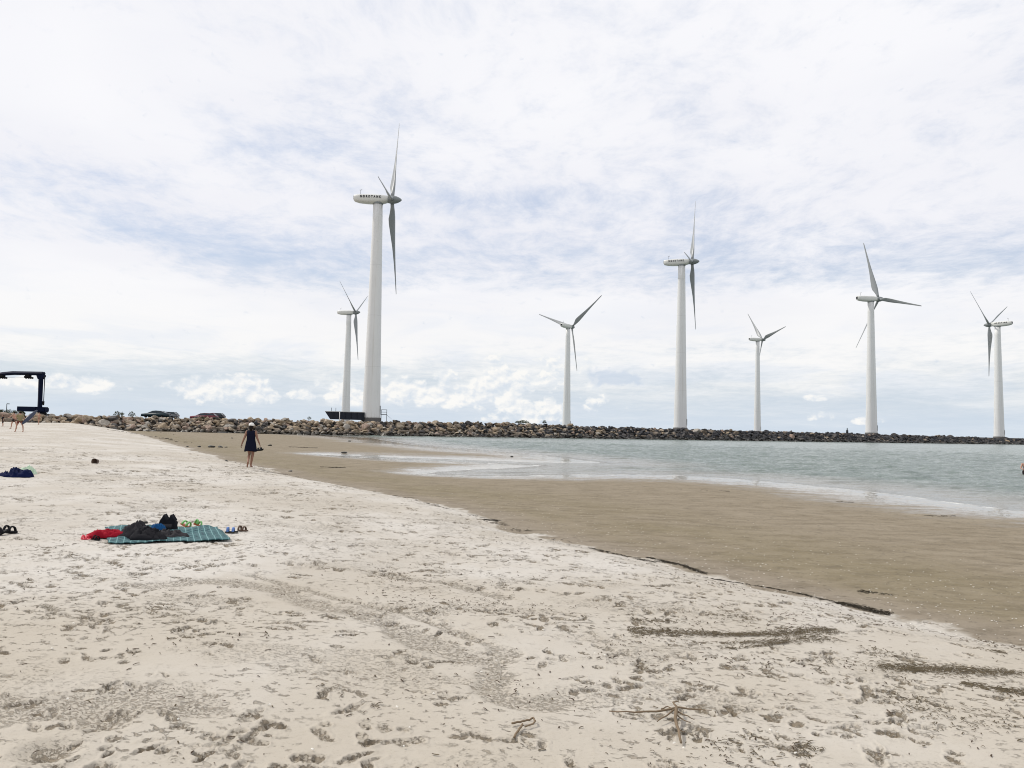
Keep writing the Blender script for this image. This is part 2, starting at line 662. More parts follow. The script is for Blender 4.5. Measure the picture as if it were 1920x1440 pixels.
    for (fx, fy, an) in prints:
        q = math.hypot(fx, fy)
        a = math.atan2(fx, fy)
        if q < 2.4 or q > 75 or abs(a) > 0.71:
            continue
        big = 1.0 + min(2.2, q / 13.0)
        L = random.choice((1, 1, 1, 1.6)) * random.uniform(0.020, 0.050) * big
        W = random.uniform(0.014, 0.028) * big
        m = L * 1.8
        i0, i1 = np.searchsorted(r, [q - m, q + m])
        j0 = max(0, int((a - m / q - az_f[0]) / daz))
        j1 = min(naf, int((a + m / q - az_f[0]) / daz) + 2)
        if i1 - i0 < 2 or j1 - j0 < 2:
            continue
        sx = X[i0:i1, j0:j1] - fx
        sy = Y[i0:i1, j0:j1] - fy
        dr = DRY[i0:i1, j0:j1]
        c, s = math.cos(an), math.sin(an)
        u = sx * c + sy * s
        v = -sx * s + sy * c
        sd = random.randint(0, 9999)
        fq = 24.0 / big
        nz = vnoise(sx * fq + sd, sy * fq + 5, 3) - 0.5
        nf = vnoise(sx * fq * 2.6 + sd, sy * fq * 2.6 + 5, 8)
        rho = np.sqrt((u / L) ** 2 + (v / W) ** 2) + nz * 0.9
        broken = sstep(0.30, 0.62, nf + 0.25 * nz)
        dep = random.uniform(0.008, 0.020) * big ** 0.5
        pit = (1 - sstep(0.60, 1.05, rho)) * (0.25 + 0.75 * broken)
        rim = np.exp(-((rho - 1.25) / 0.25) ** 2) * (1 - broken * 0.6)
        D[i0:i1, j0:j1] += dr * (-dep * pit + 0.30 * dep * rim)
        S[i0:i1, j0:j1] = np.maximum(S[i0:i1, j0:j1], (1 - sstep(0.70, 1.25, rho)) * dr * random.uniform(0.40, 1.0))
    # pit at the lower left of the beach
    pp = ground_hit(92, 1408)
    d = np.hypot(X - pp.x, Y - pp.y)
    D += -0.05 * np.exp(-(d / 0.10) ** 2) + 0.008 * np.exp(-((d - 0.17) / 0.05) ** 2)
    S = np.maximum(S, np.exp(-(d / 0.11) ** 2) * 0.9)
    # ripples and tiny relief on the damp flat
    rip = (fbm(x * 0.8, y * 2.2, 3, 120) - 0.5) * 0.012 + (fbm(x * 4, y * 6, 4, 125, 0.6) - 0.5) * 0.030
    D += (rip * (1 - dryf) * fade * sstep(0.0, 1.0, dw)).reshape(nr, na)
    Z = H + D
    V = np.stack([x, y, Z.ravel()], 1)
    c = len(V)
    V = np.vstack([V, [[0, 0, gh(0, 0)]]])
    i = np.arange(nr - 1)[:, None]
    j = np.arange(na)[None, :]
    jn = (j + 1) % na
    q4 = np.stack(np.broadcast_arrays(i * na + j, (i + 1) * na + j, (i + 1) * na + jn, i * na + jn), -1).reshape(-1, 4)[:, ::-1]
    fan = np.stack([np.full(na, c), np.arange(na), (np.arange(na) + 1) % na, np.full(na, c)], 1)
    me = np_mesh('beach', V, q4)
    # the fan around the standing point is a second small bmesh step
    bm = bmesh.new()
    bm.from_mesh(me)
    bm.verts.ensure_lookup_table()
    for k in range(na):
        f = bm.faces.new((bm.verts[c], bm.verts[(k + 1) % na], bm.verts[k]))
        f.smooth = True
    bm.to_mesh(me)
    bm.free()
    ex = lambda v, z0: np.concatenate([v.ravel(), [z0]])
    add_attr(me, 'dry', ex(dryf, 1))
    add_attr(me, 'scuff', ex(np.clip(S, 0, 1), 0))
    add_attr(me, 'shore', ex(np.clip(dw, -5, 60), 10))
    add_attr(me, 'inland', ex(np.clip(dd, -40, 40), 10))
    return me


def mat_sand():
    m, nb, b = new_mat('beach_sand')
    p = nb.pos()
    x, y, z = nb.xyz(p)
    dry = nb.attr('dry')
    scuff = nb.attr('scuff')
    shore = nb.attr('shore')
    inland = nb.attr('inland')
    n_big = nb.noise(p, 0.28, 4, 0.6)
    n_mid = nb.noise(p, 2.1, 5, 0.6)
    n_fine = nb.noise(p, 26, 4, 0.7)
    n_gr = nb.noise(p, 140, 2, 0.6)
    c_dry = nb.mix(nb.ss(0.35, 0.68, n_big), (0.450, 0.412, 0.354), (0.548, 0.520, 0.474))
    coarse = nb.ss(9.5, 3.0, nb.m('ADD', y, nb.m('MULTIPLY', nb.m('SUBTRACT', n_big, 0.5), 7.0)))
    c_dry = nb.mix(nb.m('MULTIPLY', coarse, 0.65), c_dry, (0.428, 0.380, 0.306))
    c_dry = nb.mix(nb.m('MULTIPLY', nb.ss(0.5, 0.72, n_mid), 0.30), c_dry, (0.42, 0.375, 0.31))
    c_dry = nb.mix(nb.m('MULTIPLY', nb.ss(0.52, 0.72, n_fine), 0.22), c_dry, (0.33, 0.28, 0.21))
    ps = nb.comb(nb.m('ADD', x, nb.m('MULTIPLY', y, 0.25)), nb.m('MULTIPLY', y, 1.15), z)
    n_sc = nb.noise(ps, 42, 5, 0.70, 0.5)
    n_pa = nb.noise(ps, 0.9, 4, 0.6)
    n_st = nb.noise(ps, 14.0, 6, 0.68)
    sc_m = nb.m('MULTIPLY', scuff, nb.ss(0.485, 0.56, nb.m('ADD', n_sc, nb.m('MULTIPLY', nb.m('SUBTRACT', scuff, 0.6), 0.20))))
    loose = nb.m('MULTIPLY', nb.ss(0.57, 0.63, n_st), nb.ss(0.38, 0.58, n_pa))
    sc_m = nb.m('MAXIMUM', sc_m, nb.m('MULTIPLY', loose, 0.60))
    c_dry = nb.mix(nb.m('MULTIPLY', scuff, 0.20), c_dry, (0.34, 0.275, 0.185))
    c_dry = nb.mix(nb.m('MULTIPLY', sc_m, 0.76), c_dry, (0.130, 0.096, 0.055))  # shade of the pits painted into the colour, together with damp brown sand
    grain = nb.noise(p, 75, 2, 0.7)
    c_dry = nb.mix(nb.m('MULTIPLY', nb.ss(0.60, 0.72, grain), 0.30), c_dry, (0.24, 0.20, 0.145))
    # damp flat
    st = nb.noise(nb.comb(nb.m('MULTIPLY', x, 0.55), nb.m('MULTIPLY', y, 1.3), 0.0), 1.0, 6, 0.62)
    c_wet = nb.mix(nb.ss(0.35, 0.68, st), (0.205, 0.168, 0.114), (0.255, 0.214, 0.154))
    olive = nb.m('MULTIPLY', nb.ss(-7.5, -2.6, inland), nb.m('SUBTRACT', 1.0, nb.ss(-1.6, -0.4, inland)))
    c_wet = nb.mix(nb.m('MULTIPLY', nb.m('MULTIPLY', olive, nb.ss(0.3, 0.62, n_big)), 0.65), c_wet, (0.182, 0.150, 0.084))
    edge = nb.ss(-1.3, -0.1, inland)
    c_wet = nb.mix(nb.m('MULTIPLY', edge, 0.55), c_wet, (0.24, 0.205, 0.165))
    c_wet = nb.mix(nb.m('MULTIPLY', nb.ss(0.58, 0.75, n_fine), 0.25), c_wet, (0.13, 0.105, 0.07))
    mot = nb.noise(nb.comb(nb.m('MULTIPLY', x, 1.3), nb.m('MULTIPLY', y, 2.4), 0.0), 1.0, 7, 0.68)
    c_wet = nb.mix(nb.m('MULTIPLY', nb.ss(0.48, 0.64, mot), 0.50), c_wet, (0.140, 0.114, 0.076))
    c_wet = nb.mix(nb.m('MULTIPLY', nb.ss(0.56, 0.40, mot), 0.20), c_wet, (0.285, 0.243, 0.180))
    spk = nb.noise(nb.comb(x, nb.m('MULTIPLY', y, 1.1), z), 9, 6, 0.75)
    c_wet = nb.mix(nb.m('MULTIPLY', nb.ss(0.56, 0.63, spk), 0.60), c_wet, (0.10, 0.083, 0.058))
    spk2 = nb.noise(nb.comb(nb.m('ADD', x, 31.0), y, z), 14, 5, 0.75)
    c_wet = nb.mix(nb.m('MULTIPLY', nb.ss(0.58, 0.66, spk2), 0.40), c_wet, (0.36, 0.32, 0.255))
    wetn = nb.m('ADD', z, nb.m('MULTIPLY', nb.m('SUBTRACT', st, 0.5), 0.10))
    wet = nb.m('SUBTRACT', 1.0, nb.ss(0.008, 0.085, wetn))
    c_wet = nb.mix(nb.m('MULTIPLY', wet, 0.35), c_wet, (0.15, 0.125, 0.09))
    # a skin of green weed where the flat meets the stones
    c = nb.mix(dry, c_wet, c_dry)
    nb.put(b.inputs['Base Color'], c)
    rgh = nb.lin(0, 1, 0.82, 0.10, wet)
    rgh = nb.m('MAXIMUM', rgh, nb.m('MULTIPLY', dry, 0.92))
    nb.put(b.inputs['Roughness'], rgh)
    nb.put(b.inputs['Specular IOR Level'], nb.lin(0, 1, 0.15, 0.5, nb.m('MULTIPLY', wet, nb.m('SUBTRACT', 1.0, dry))))
    hh = nb.m('ADD', nb.m('MULTIPLY', n_fine, 0.7), nb.m('MULTIPLY', n_gr, 0.3))
    hh = nb.m('SUBTRACT', hh, nb.m('MULTIPLY', sc_m, nb.m('MULTIPLY', dry, 2.6)))
    st_b = nb.m('MULTIPLY', nb.m('SUBTRACT', 1.0, wet), nb.lin(0, 1, 0.5, 0.75, dry))
    nb.put(b.inputs['Normal'], nb.bump(hh, st_b, 0.012))
    return m


beach = mesh_obj('beach', build_beach(), mat_sand())
tag(beach, kind='structure')


# ------------------------------------------------------------------ sea
def build_water():
    az = np.radians(np.concatenate([np.arange(-41, 41.01, 0.16), np.arange(43, 318, 5.0)]))
    r = [9.0]
    while r[-1] < 9000:
        q = r[-1]
        r.append(q * (1.004 if q < 130 else 1.01 if q < 400 else 1.1))
    r = np.array(r)
    na, nr = len(az), len(r)
    A, R = np.meshgrid(az, r)
    x, y = (R * np.sin(A)).ravel(), (R * np.cos(A)).ravel()
    dw = seg_dist(x, y, water_poly + water_poly[:1])
    dw = np.where(inside(x, y, water_poly), dw, -dw)
    deep = sstep(0.2, 11, dw)
    rr = np.hypot(x, y)
    # wind chop, running roughly along the jetty
    c, s = math.cos(0.35), math.sin(0.35)
    u, v = x * c + y * s, -x * s + y * c
    ch = (fbm(u * 0.35, v * 1.15, 4, 200, 0.6) - 0.5) * 0.44 + (np.abs(fbm(u * 0.8, v * 2.6, 3, 210) - 0.5)) * -0.14
    swash = (np.abs(fbm(u * 0.16 + 3, v * 1.0, 3, 220) - 0.5) * -0.20 + (fbm(u * 0.5, v * 2.4, 3, 230) - 0.5) * 0.07) * sstep(0.3, 3.0, dw)
    z = ch * deep * (1 - sstep(150, 320, rr)) + swash * (1 - deep)
    V = np.stack([x, y, z], 1)
    i = np.arange(nr - 1)[:, None]
    j = np.arange(na)[None, :]
    jn = (j + 1) % na
    q4 = np.stack(np.broadcast_arrays(i * na + j, i * na + jn, (i + 1) * na + jn, (i + 1) * na + j), -1).reshape(-1, 4)
    keep = (dw.reshape(nr, na) > -3)
    kf = keep.ravel()[q4].any(1)
    q4 = q4[kf]
    used = np.unique(q4)
    remap = np.full(len(V), -1)
    remap[used] = np.arange(len(used))
    me = np_mesh('sea', V[used], remap[q4])
    add_attr(me, 'deep', deep[used])
    add_attr(me, 'off', np.clip(dw, 0, 60)[used])
    return me


def mat_water():
    m, nb, b = new_mat('sea_water')
    p = nb.pos()
    x, y, z = nb.xyz(p)
    deep = nb.attr('deep')
    off = nb.attr('off')
    big = nb.noise(nb.comb(nb.m('MULTIPLY', x, 0.045), nb.m('MULTIPLY', y, 0.09), 0.0), 1.0, 4, 0.6)
    c = nb.mix(deep, (0.20, 0.190, 0.158), (0.160, 0.200, 0.180))
    c = nb.mix(nb.m('MULTIPLY', nb.ss(0.4, 0.7, big), nb.m('MULTIPLY', deep, 0.6)), c, (0.195, 0.232, 0.215))
    # broken foam on a few crests
    u = nb.comb(nb.m('MULTIPLY', x, 0.35), nb.m('MULTIPLY', y, 0.9), 0.0)
    fo = nb.noise(u, 1.0, 6, 0.65)
    foam = nb.m('MULTIPLY', nb.ss(0.69, 0.74, fo), nb.ss(4, 12, off))
    edge = nb.m('MULTIPLY', nb.m('SUBTRACT', 1.0, nb.ss(0.03, 0.35, off)), nb.ss(0.42, 0.6, nb.noise(p, 1.1, 5, 0.6)))
    foam = nb.m('MAXIMUM', foam, nb.m('MULTIPLY', edge, 0.75))
    c = nb.mix(foam, c, (0.75, 0.76, 0.74))
    nb.put(b.inputs['Base Color'], c)
    nb.put(b.inputs['Roughness'], nb.m('ADD', nb.lin(0, 1, 0.09, 0.18, deep), nb.m('MULTIPLY', foam, 0.6)))
    b.inputs['IOR'].default_value = 1.33
    w1 = nb.noise(nb.comb(nb.m('MULTIPLY', x, 1.0), nb.m('MULTIPLY', y, 2.6), 0.0), 0.9, 5, 0.6)
    w2 = nb.noise(nb.comb(nb.m('MULTIPLY', x, 1.0), nb.m('MULTIPLY', y, 2.0), 0.0), 4.5, 3, 0.6)
    hh = nb.m('ADD', w1, nb.m('MULTIPLY', w2, 0.45))
    nb.put(b.inputs['Normal'], nb.bump(hh, nb.lin(0, 1, 0.45, 1.0, deep), 0.16))
    return m


sea = mesh_obj('sea', build_water(), mat_water())
tag(sea, kind='structure')

# ------------------------------------------------------------------ causeways (mounds under the stones)
TOPH_PX = [(-140, 2.9), (-60, 2.95), (-20, 3.05), (0, 3.15), (22, 3.45), (42, 3.55), (60, 3.2), (130, 3.1), (200, 2.9), (260, 2.5), (400, 2.4)]


def toph(t):
    return float(np.interp(t, [a for a, _ in TOPH_PX], [b for _, b in TOPH_PX]))


M['gravel'] = simple_mat('causeway_gravel', (0.030, 0.027, 0.024), 0.9, 0.35, 1.5, bump=0.5)  # near-black: deep shade in the gaps between boulders is put into this colour


def mound(name, pfun, t0, t1, step, hf, front=10.0, back=10.0, slope=5.0):
    bm = bmesh.new()
    rows = []
    t = t0
    while t <= t1 + 0.01:
        h = hf(t) - 0.75
        prof = [(front + slope + 2, -1.2), (front, h), (-back, h), (-back - slope - 2, -1.2)]
        rows.append([bm.verts.new((*pfun(t, o).xy, z)) for o, z in prof])
        t += step
    for a, b in zip(rows[:-1], rows[1:]):
        for k in range(3):
            bm.faces.new((a[k], b[k], b[k + 1], a[k + 1]))
    for rw in (rows[0], rows[-1]):
        bm.faces.new(rw)
    return tag(bm_obj(name, bm, M['gravel'], smooth=False), kind='structure')


FRONT = 4.0     # crest edge, metres in front of the turbine line
SLOPE = 5.2     # run of the stone face
mound('causeway', jetty, -150, 420, 6, toph, FRONT, 9.0, SLOPE)

TB1 = depth_pt(649, 778, 350.0)
TB5 = depth_pt(1420, 806, 444.0)
BD = Vector((TB5.x - TB1.x, TB5.y - TB1.y, 0)).normalized()
BN = Vector((BD.y, -BD.x, 0))
mound('causeway', lambda t, o: Vector((TB1.x, TB1.y, 0)) + BD * t + BN * o, -150, 500, 10, lambda t: 3.6, 8, 8, 5)

# ------------------------------------------------------------------ boulders
def rock_shape(seed, sub=2):
    r = random.Random(seed)
    bm = bmesh.new()
    bmesh.ops.create_icosphere(bm, subdivisions=sub, radius=1.0)
    planes = []
    for _ in range(9):
        n = Vector((r.gauss(0, 1), r.gauss(0, 1), r.gauss(0, 1))).normalized()
        planes.append((n, r.uniform(0.42, 0.78)))
    o = Vector((r.uniform(0, 50), r.uniform(0, 50), r.uniform(0, 50)))
    sc = Vector((r.uniform(0.95, 1.45), r.uniform(0.75, 1.1), r.uniform(0.5, 0.85)))
    from mathutils import noise as mn
    for v in bm.verts:
        p = v.co.copy()
        for n, d in planes:
            k = p.dot(n) - d
            if k > 0:
                p -= n * k
        p *= 1.0 + 0.14 * mn.noise(p * 1.6 + o) + 0.06 * mn.noise(p * 4.0 + o)
        v.co = Vector((p.x * sc.x, p.y * sc.y, p.z * sc.z))
    vs = np.array([v.co[:] for v in bm.verts])
    fs = np.array([[v.index for v in f.verts] for f in bm.faces])
    bm.free()
    return vs, fs


TINTS = {'pale tan': (0.42, 0.350, 0.265), 'tan': (0.33, 0.262, 0.182), 'grey brown': (0.215, 0.178, 0.138), 'pinkish': (0.33, 0.245, 0.195),
         'pale grey': (0.39, 0.365, 0.325), 'dark grey': (0.075, 0.070, 0.068), 'nearly black': (0.030, 0.032, 0.038)}


def pick_tint(t, v):
    k = min(1, max(0, (t + 10) / 120.0))       # darker stone towards the far end
    k2 = min(1, max(0, (t - 30) / 110.0))
    w = {'pale tan': 0.20 * (1 - k), 'tan': 0.28 * (1 - 0.85 * k), 'grey brown': 0.28 * (1 - 0.6 * k2), 'pinkish': 0.12 * (1 - 0.9 * k),
         'pale grey': 0.10 * (1 - 0.8 * k), 'dark grey': 0.12 + 0.45 * k, 'nearly black': 0.02 + 0.9 * k * k + 0.2 * k}
    ks = list(w)
    return random.choices(ks, [w[q] for q in ks])[0]


rocks = []     # (pos, size, euler, tint, t, row)
t = -140.0
while t < 300:
    nrow = 10
    for row in range(nrow):
        f = row / (nrow - 1)             # 0 = foot, 1 = crest
        s = random.choice((1, 1, 1.15, 0.8)) * random.uniform(0.36, 0.74) * (1.0 if t < 90 else 1.1)
        if random.random() < 0.14:
            s *= 1.5
        h = toph(t) + 0.34 * (float(fbm(np.array([t * 0.31]), np.array([4.0]), 3, 77)[0]) - 0.5) * 2
        off = FRONT + SLOPE * (1 - f) + random.uniform(-0.35, 0.35)
        z = -0.15 + (h - 0.50 + 0.15) * f + random.uniform(-0.22, 0.25)
        p = jetty(t + random.uniform(-0.5, 0.5) + (row % 2) * 0.55, off)
        tn = pick_tint(t, f)
        if t < -95 and random.random() < 0.5:
            continue
        rocks.append((Vector((p.x, p.y, z)), s, (random.uniform(-.5, .5), random.uniform(-.5, .5), random.uniform(0, 6.28)), tn, t, row))
    # crest stones behind the edge
    for _ in range(2):
        s = random.uniform(0.35, 0.75)
        p = jetty(t + random.uniform(-.6, .6), random.uniform(FRONT - 2.6, FRONT - 0.4))
        if min((p - jetty(q, 0)).length for q in (0,)) < 3.2:
            continue
        rocks.append((Vector((p.x, p.y, toph(t) - 0.55 + random.uniform(-.15, .2))), s, (random.uniform(-.4, .4), random.uniform(-.4, .4), random.uniform(0, 6.28)), pick_tint(t, 1), t, 8))
    t += 0.9 if t < 90 else 1.1

cam_inv = CAM_M.transposed()


def project(p):
    q = cam_inv @ (Vector(p) - Vector((0, 0, CAMH)))
    if q.z >= -0.01:
        return None
    return CX + F * q.x / -q.z, CY - F * q.y / -q.z


scored = []
for i, rk in enumerate(rocks):
    pj = project(rk[0])
    vis = pj is not None and 3 < pj[0] < 1917 and rk[0].z > gh(rk[0].x, rk[0].y) - 0.1 and 0 < rk[5] < 10
    scored.append(((rk[1] / rk[0].y) if vis else -1, i))
scored.sort(reverse=True)
single = set(i for _, i in scored[:300])
hi_shapes = [rock_shape(100 + k, 3) for k in range(7)]
lo_shapes = [rock_shape(200 + k, 2) for k in range(14)]


def section(px):
    for lim, nm in ((95, 'beneath the boat hoist'), (255, 'left of the parked cars'), (345, 'below the teal car'), (430, 'below the red car'), (520, 'behind the walking woman'),
                    (610, 'left of the skip'), (680, 'below the skip'), (760, 'below the tallest turbine')):
        if px < lim:
            return nm
    return 'right of the tallest turbine'


rock_meshes = {}
GV, GF, GC, base_i = [], [], [], 0
for i, (p, s, e, tn, tt, row) in enumerate(rocks):
    if i in single:
        key = (i % 7, tn)
        if key not in rock_meshes:
            vs, fs = hi_shapes[key[0]]
            me = np_mesh('boulder', vs, fs)
            add_col(me, 'tint', np.tile(np.array(TINTS[tn]), (len(vs), 1)))
            me.materials.append(M['stone'])
            rock_meshes[key] = me
        o = bpy.data.objects.new('boulder', rock_meshes[key])
        o.location = p
        o.rotation_euler = e
        o.scale = (s, s, s)
        COL.objects.link(o)
        rowname = 'lower rows' if row < 4 else 'middle rows' if row < 7 else 'top rows'
        pj = project(p)
        tag(o, f'{"large" if s > 0.85 else "smaller"} {tn} boulder in the {rowname} of the jetty {section(pj[0])}', 'boulder', 'boulders on the near face of the jetty')
    else:
        vs, fs = lo_shapes[i % 14]
        R3 = np.array(Euler(e).to_matrix())
        v = (vs * s) @ R3.T + np.array(p[:])
        GV.append(v)
        GF.append(fs + base_i)
        col = np.array(TINTS[tn]) * random.uniform(0.8, 1.15)
        GC.append(np.tile(col, (len(v), 1)))
        base_i += len(v)
me = np_mesh('boulders', np.vstack(GV), np.vstack(GF), smooth=False)
add_col(me, 'tint', np.vstack(GC))
o = mesh_obj('rubble', me, M['stone'])
tag(o, 'mass of dark boulders forming the rest of the long stone jetty', 'boulders', kind='stuff')


# ------------------------------------------------------------------ wind turbines
def blade_mesh():
    bm = bmesh.new()
    L = 22.0
    st = [(0.9, 0.84, 0.84, 60), (1.6, 0.88, 0.84, 55), (2.6, 1.30, 0.66, 50), (3.9, 1.95, 0.46, 44), (5.0, 2.05, 0.40, 39), (7.5, 1.75, 0.32, 32),
          (10.5, 1.25, 0.24, 26), (14, 0.86, 0.17, 21), (17.5, 0.58, 0.12, 18), (20.5, 0.44, 0.10, 16), (21.7, 0.34, 0.07, 15), (22.0, 0.10, 0.03, 15)]
    n = 16
    rings = []
    for z, ch, th, tw in st:
        a = math.radians(tw)
        ring = []
        for k in range(n):
            q = 2 * PI * k / n
            cx, cy = math.cos(q), math.sin(q)
            aer = min(1, max(0, (z - 1.6) / 2.5))
            thick = 0.5 * th * cy * (1 + aer * 0.55 * cx)
            X = ch * 0.5 * cx - aer * ch * 0.17
            # X lies in the rotor plane at zero twist, Y along the axis
            ring.append(bm.verts.new((X * math.cos(a) - thick * math.sin(a), X * math.sin(a) + thick * math.cos(a), z)))
        rings.append(ring)
    for i in range(len(rings) - 1):
        for k in range(n):
            bm.faces.new((rings[i][k], rings[i][(k + 1) % n], rings[i + 1][(k + 1) % n], rings[i + 1][k]))
    bm.faces.new(rings[0][::-1])
    bm.faces.new(rings[-1])
    bmesh.ops.recalc_face_normals(bm, faces=bm.faces)
    me = bpy.data.meshes.new('blade')
    bm.to_mesh(me)
    bm.free()
    me.polygons.foreach_set('use_smooth', [True] * len(me.polygons))
    me.materials.append(M['blade'])
    return me


def nacelle_mesh():
    """x = axis direction (spinner at +x), rear at -5.4"""
    bm = bmesh.new()
    st = [(-5.45, 0.62, 0.66, 0.10), (-5.25, 0.82, 0.86, 0.04), (-4.2, 1.08, 1.06, -0.04), (-2.6, 1.18, 1.18, -0.08), (-0.5, 1.20, 1.22, -0.10), (0.9, 1.12, 1.16, -0.06),
          (1.7, 0.98, 0.98, 0.0), (2.25, 0.78, 0.76, 0.05)]
    n = 28
    rings = []
    for x, hy, hz, cz in [(a, b_, c_ * (0.86 if a < 2 else 1), d_) for a, b_, c_, d_ in st]:
        ring = []
        for k in range(n):
            q = 2 * PI * k / n
            c, s = math.cos(q), math.sin(q)
            e = 0.62
            yy = hy * math.copysign(abs(c) ** e, c)
            zz = hz * math.copysign(abs(s) ** e, s)
            ring.append(bm.verts.new((x, yy, zz + cz)))
        rings.append(ring)
    for i in range(len(rings) - 1):
        for k in range(n):
            bm.faces.new((rings[i][k], rings[i][(k + 1) % n], rings[i + 1][(k + 1) % n], rings[i + 1][k]))
    bm.faces.new(rings[0][::-1])
    bm.faces.new(rings[-1])
    bmesh.ops.recalc_face_normals(bm, faces=bm.faces)
    me = bpy.data.meshes.new('nacelle')
    bm.to_mesh(me)
    bm.free()
    me.polygons.foreach_set('use_smooth', [True] * len(me.polygons))
    me.materials.append(M['nacelle'])
    return me


def hub_mesh():
    bm = bmesh.new()
    prof = [(0.55, -0.95), (0.80, -0.85), (0.92, -0.3), (0.92, 0.45), (0.80, 1.0), (0.58, 1.55), (0.30, 2.0), (0.06, 2.2)]
    lathe(bm, prof, 24)
    bmesh.ops.rotate(bm, verts=bm.verts, cent=(0, 0, 0), matrix=Matrix.Rotation(PI / 2, 3, 'Y'))
    bmesh.ops.recalc_face_normals(bm, faces=bm.faces)
    me = bpy.data.meshes.new('hub')
    bm.to_mesh(me)
    bm.free()
    me.polygons.foreach_set('use_smooth', [True] * len(me.polygons))
    me.materials.append(M['hub'])
    return me


def text_mesh(body, size, depth=0.02):
    cu = bpy.data.curves.new('lettering', 'FONT')
    cu.body = body
    cu.size = size
    cu.extrude = depth
    cu.offset = 0.05 * size
    cu.space_character = 1.9
    cu.align_x = 'CENTER'
    cu.align_y = 'CENTER'
    o = bpy.data.objects.new('temp', cu)
    COL.objects.link(o)
    me = evaluated(o)
    bpy.data.objects.remove(o)
    bpy.data.curves.remove(cu)
    me.name = 'lettering'
    xs = [v.co.x for v in me.vertices]
    k = 4.7 / (max(xs) - min(xs))
    for v in me.vertices:
        v.co.x *= k
    me.materials.clear()
    me.materials.append(M['letter'])
    return me


BLADE, NAC, HUB = blade_mesh(), nacelle_mesh(), hub_mesh()
LETTERS = text_mesh('NORDTANK', 0.74)


def tower_mesh(h):
    bm = bmesh.new()
    prof = [(2.08, 0.0), (2.05, 0.4), (1.98, 1.5)]
    for k in range(1, 13):
        f = k / 12
        prof.append((1.98 + (1.06 - 1.98) * f ** 0.92, 1.5 + (h - 1.5) * f))
    lathe(bm, prof, 40)
    return bm


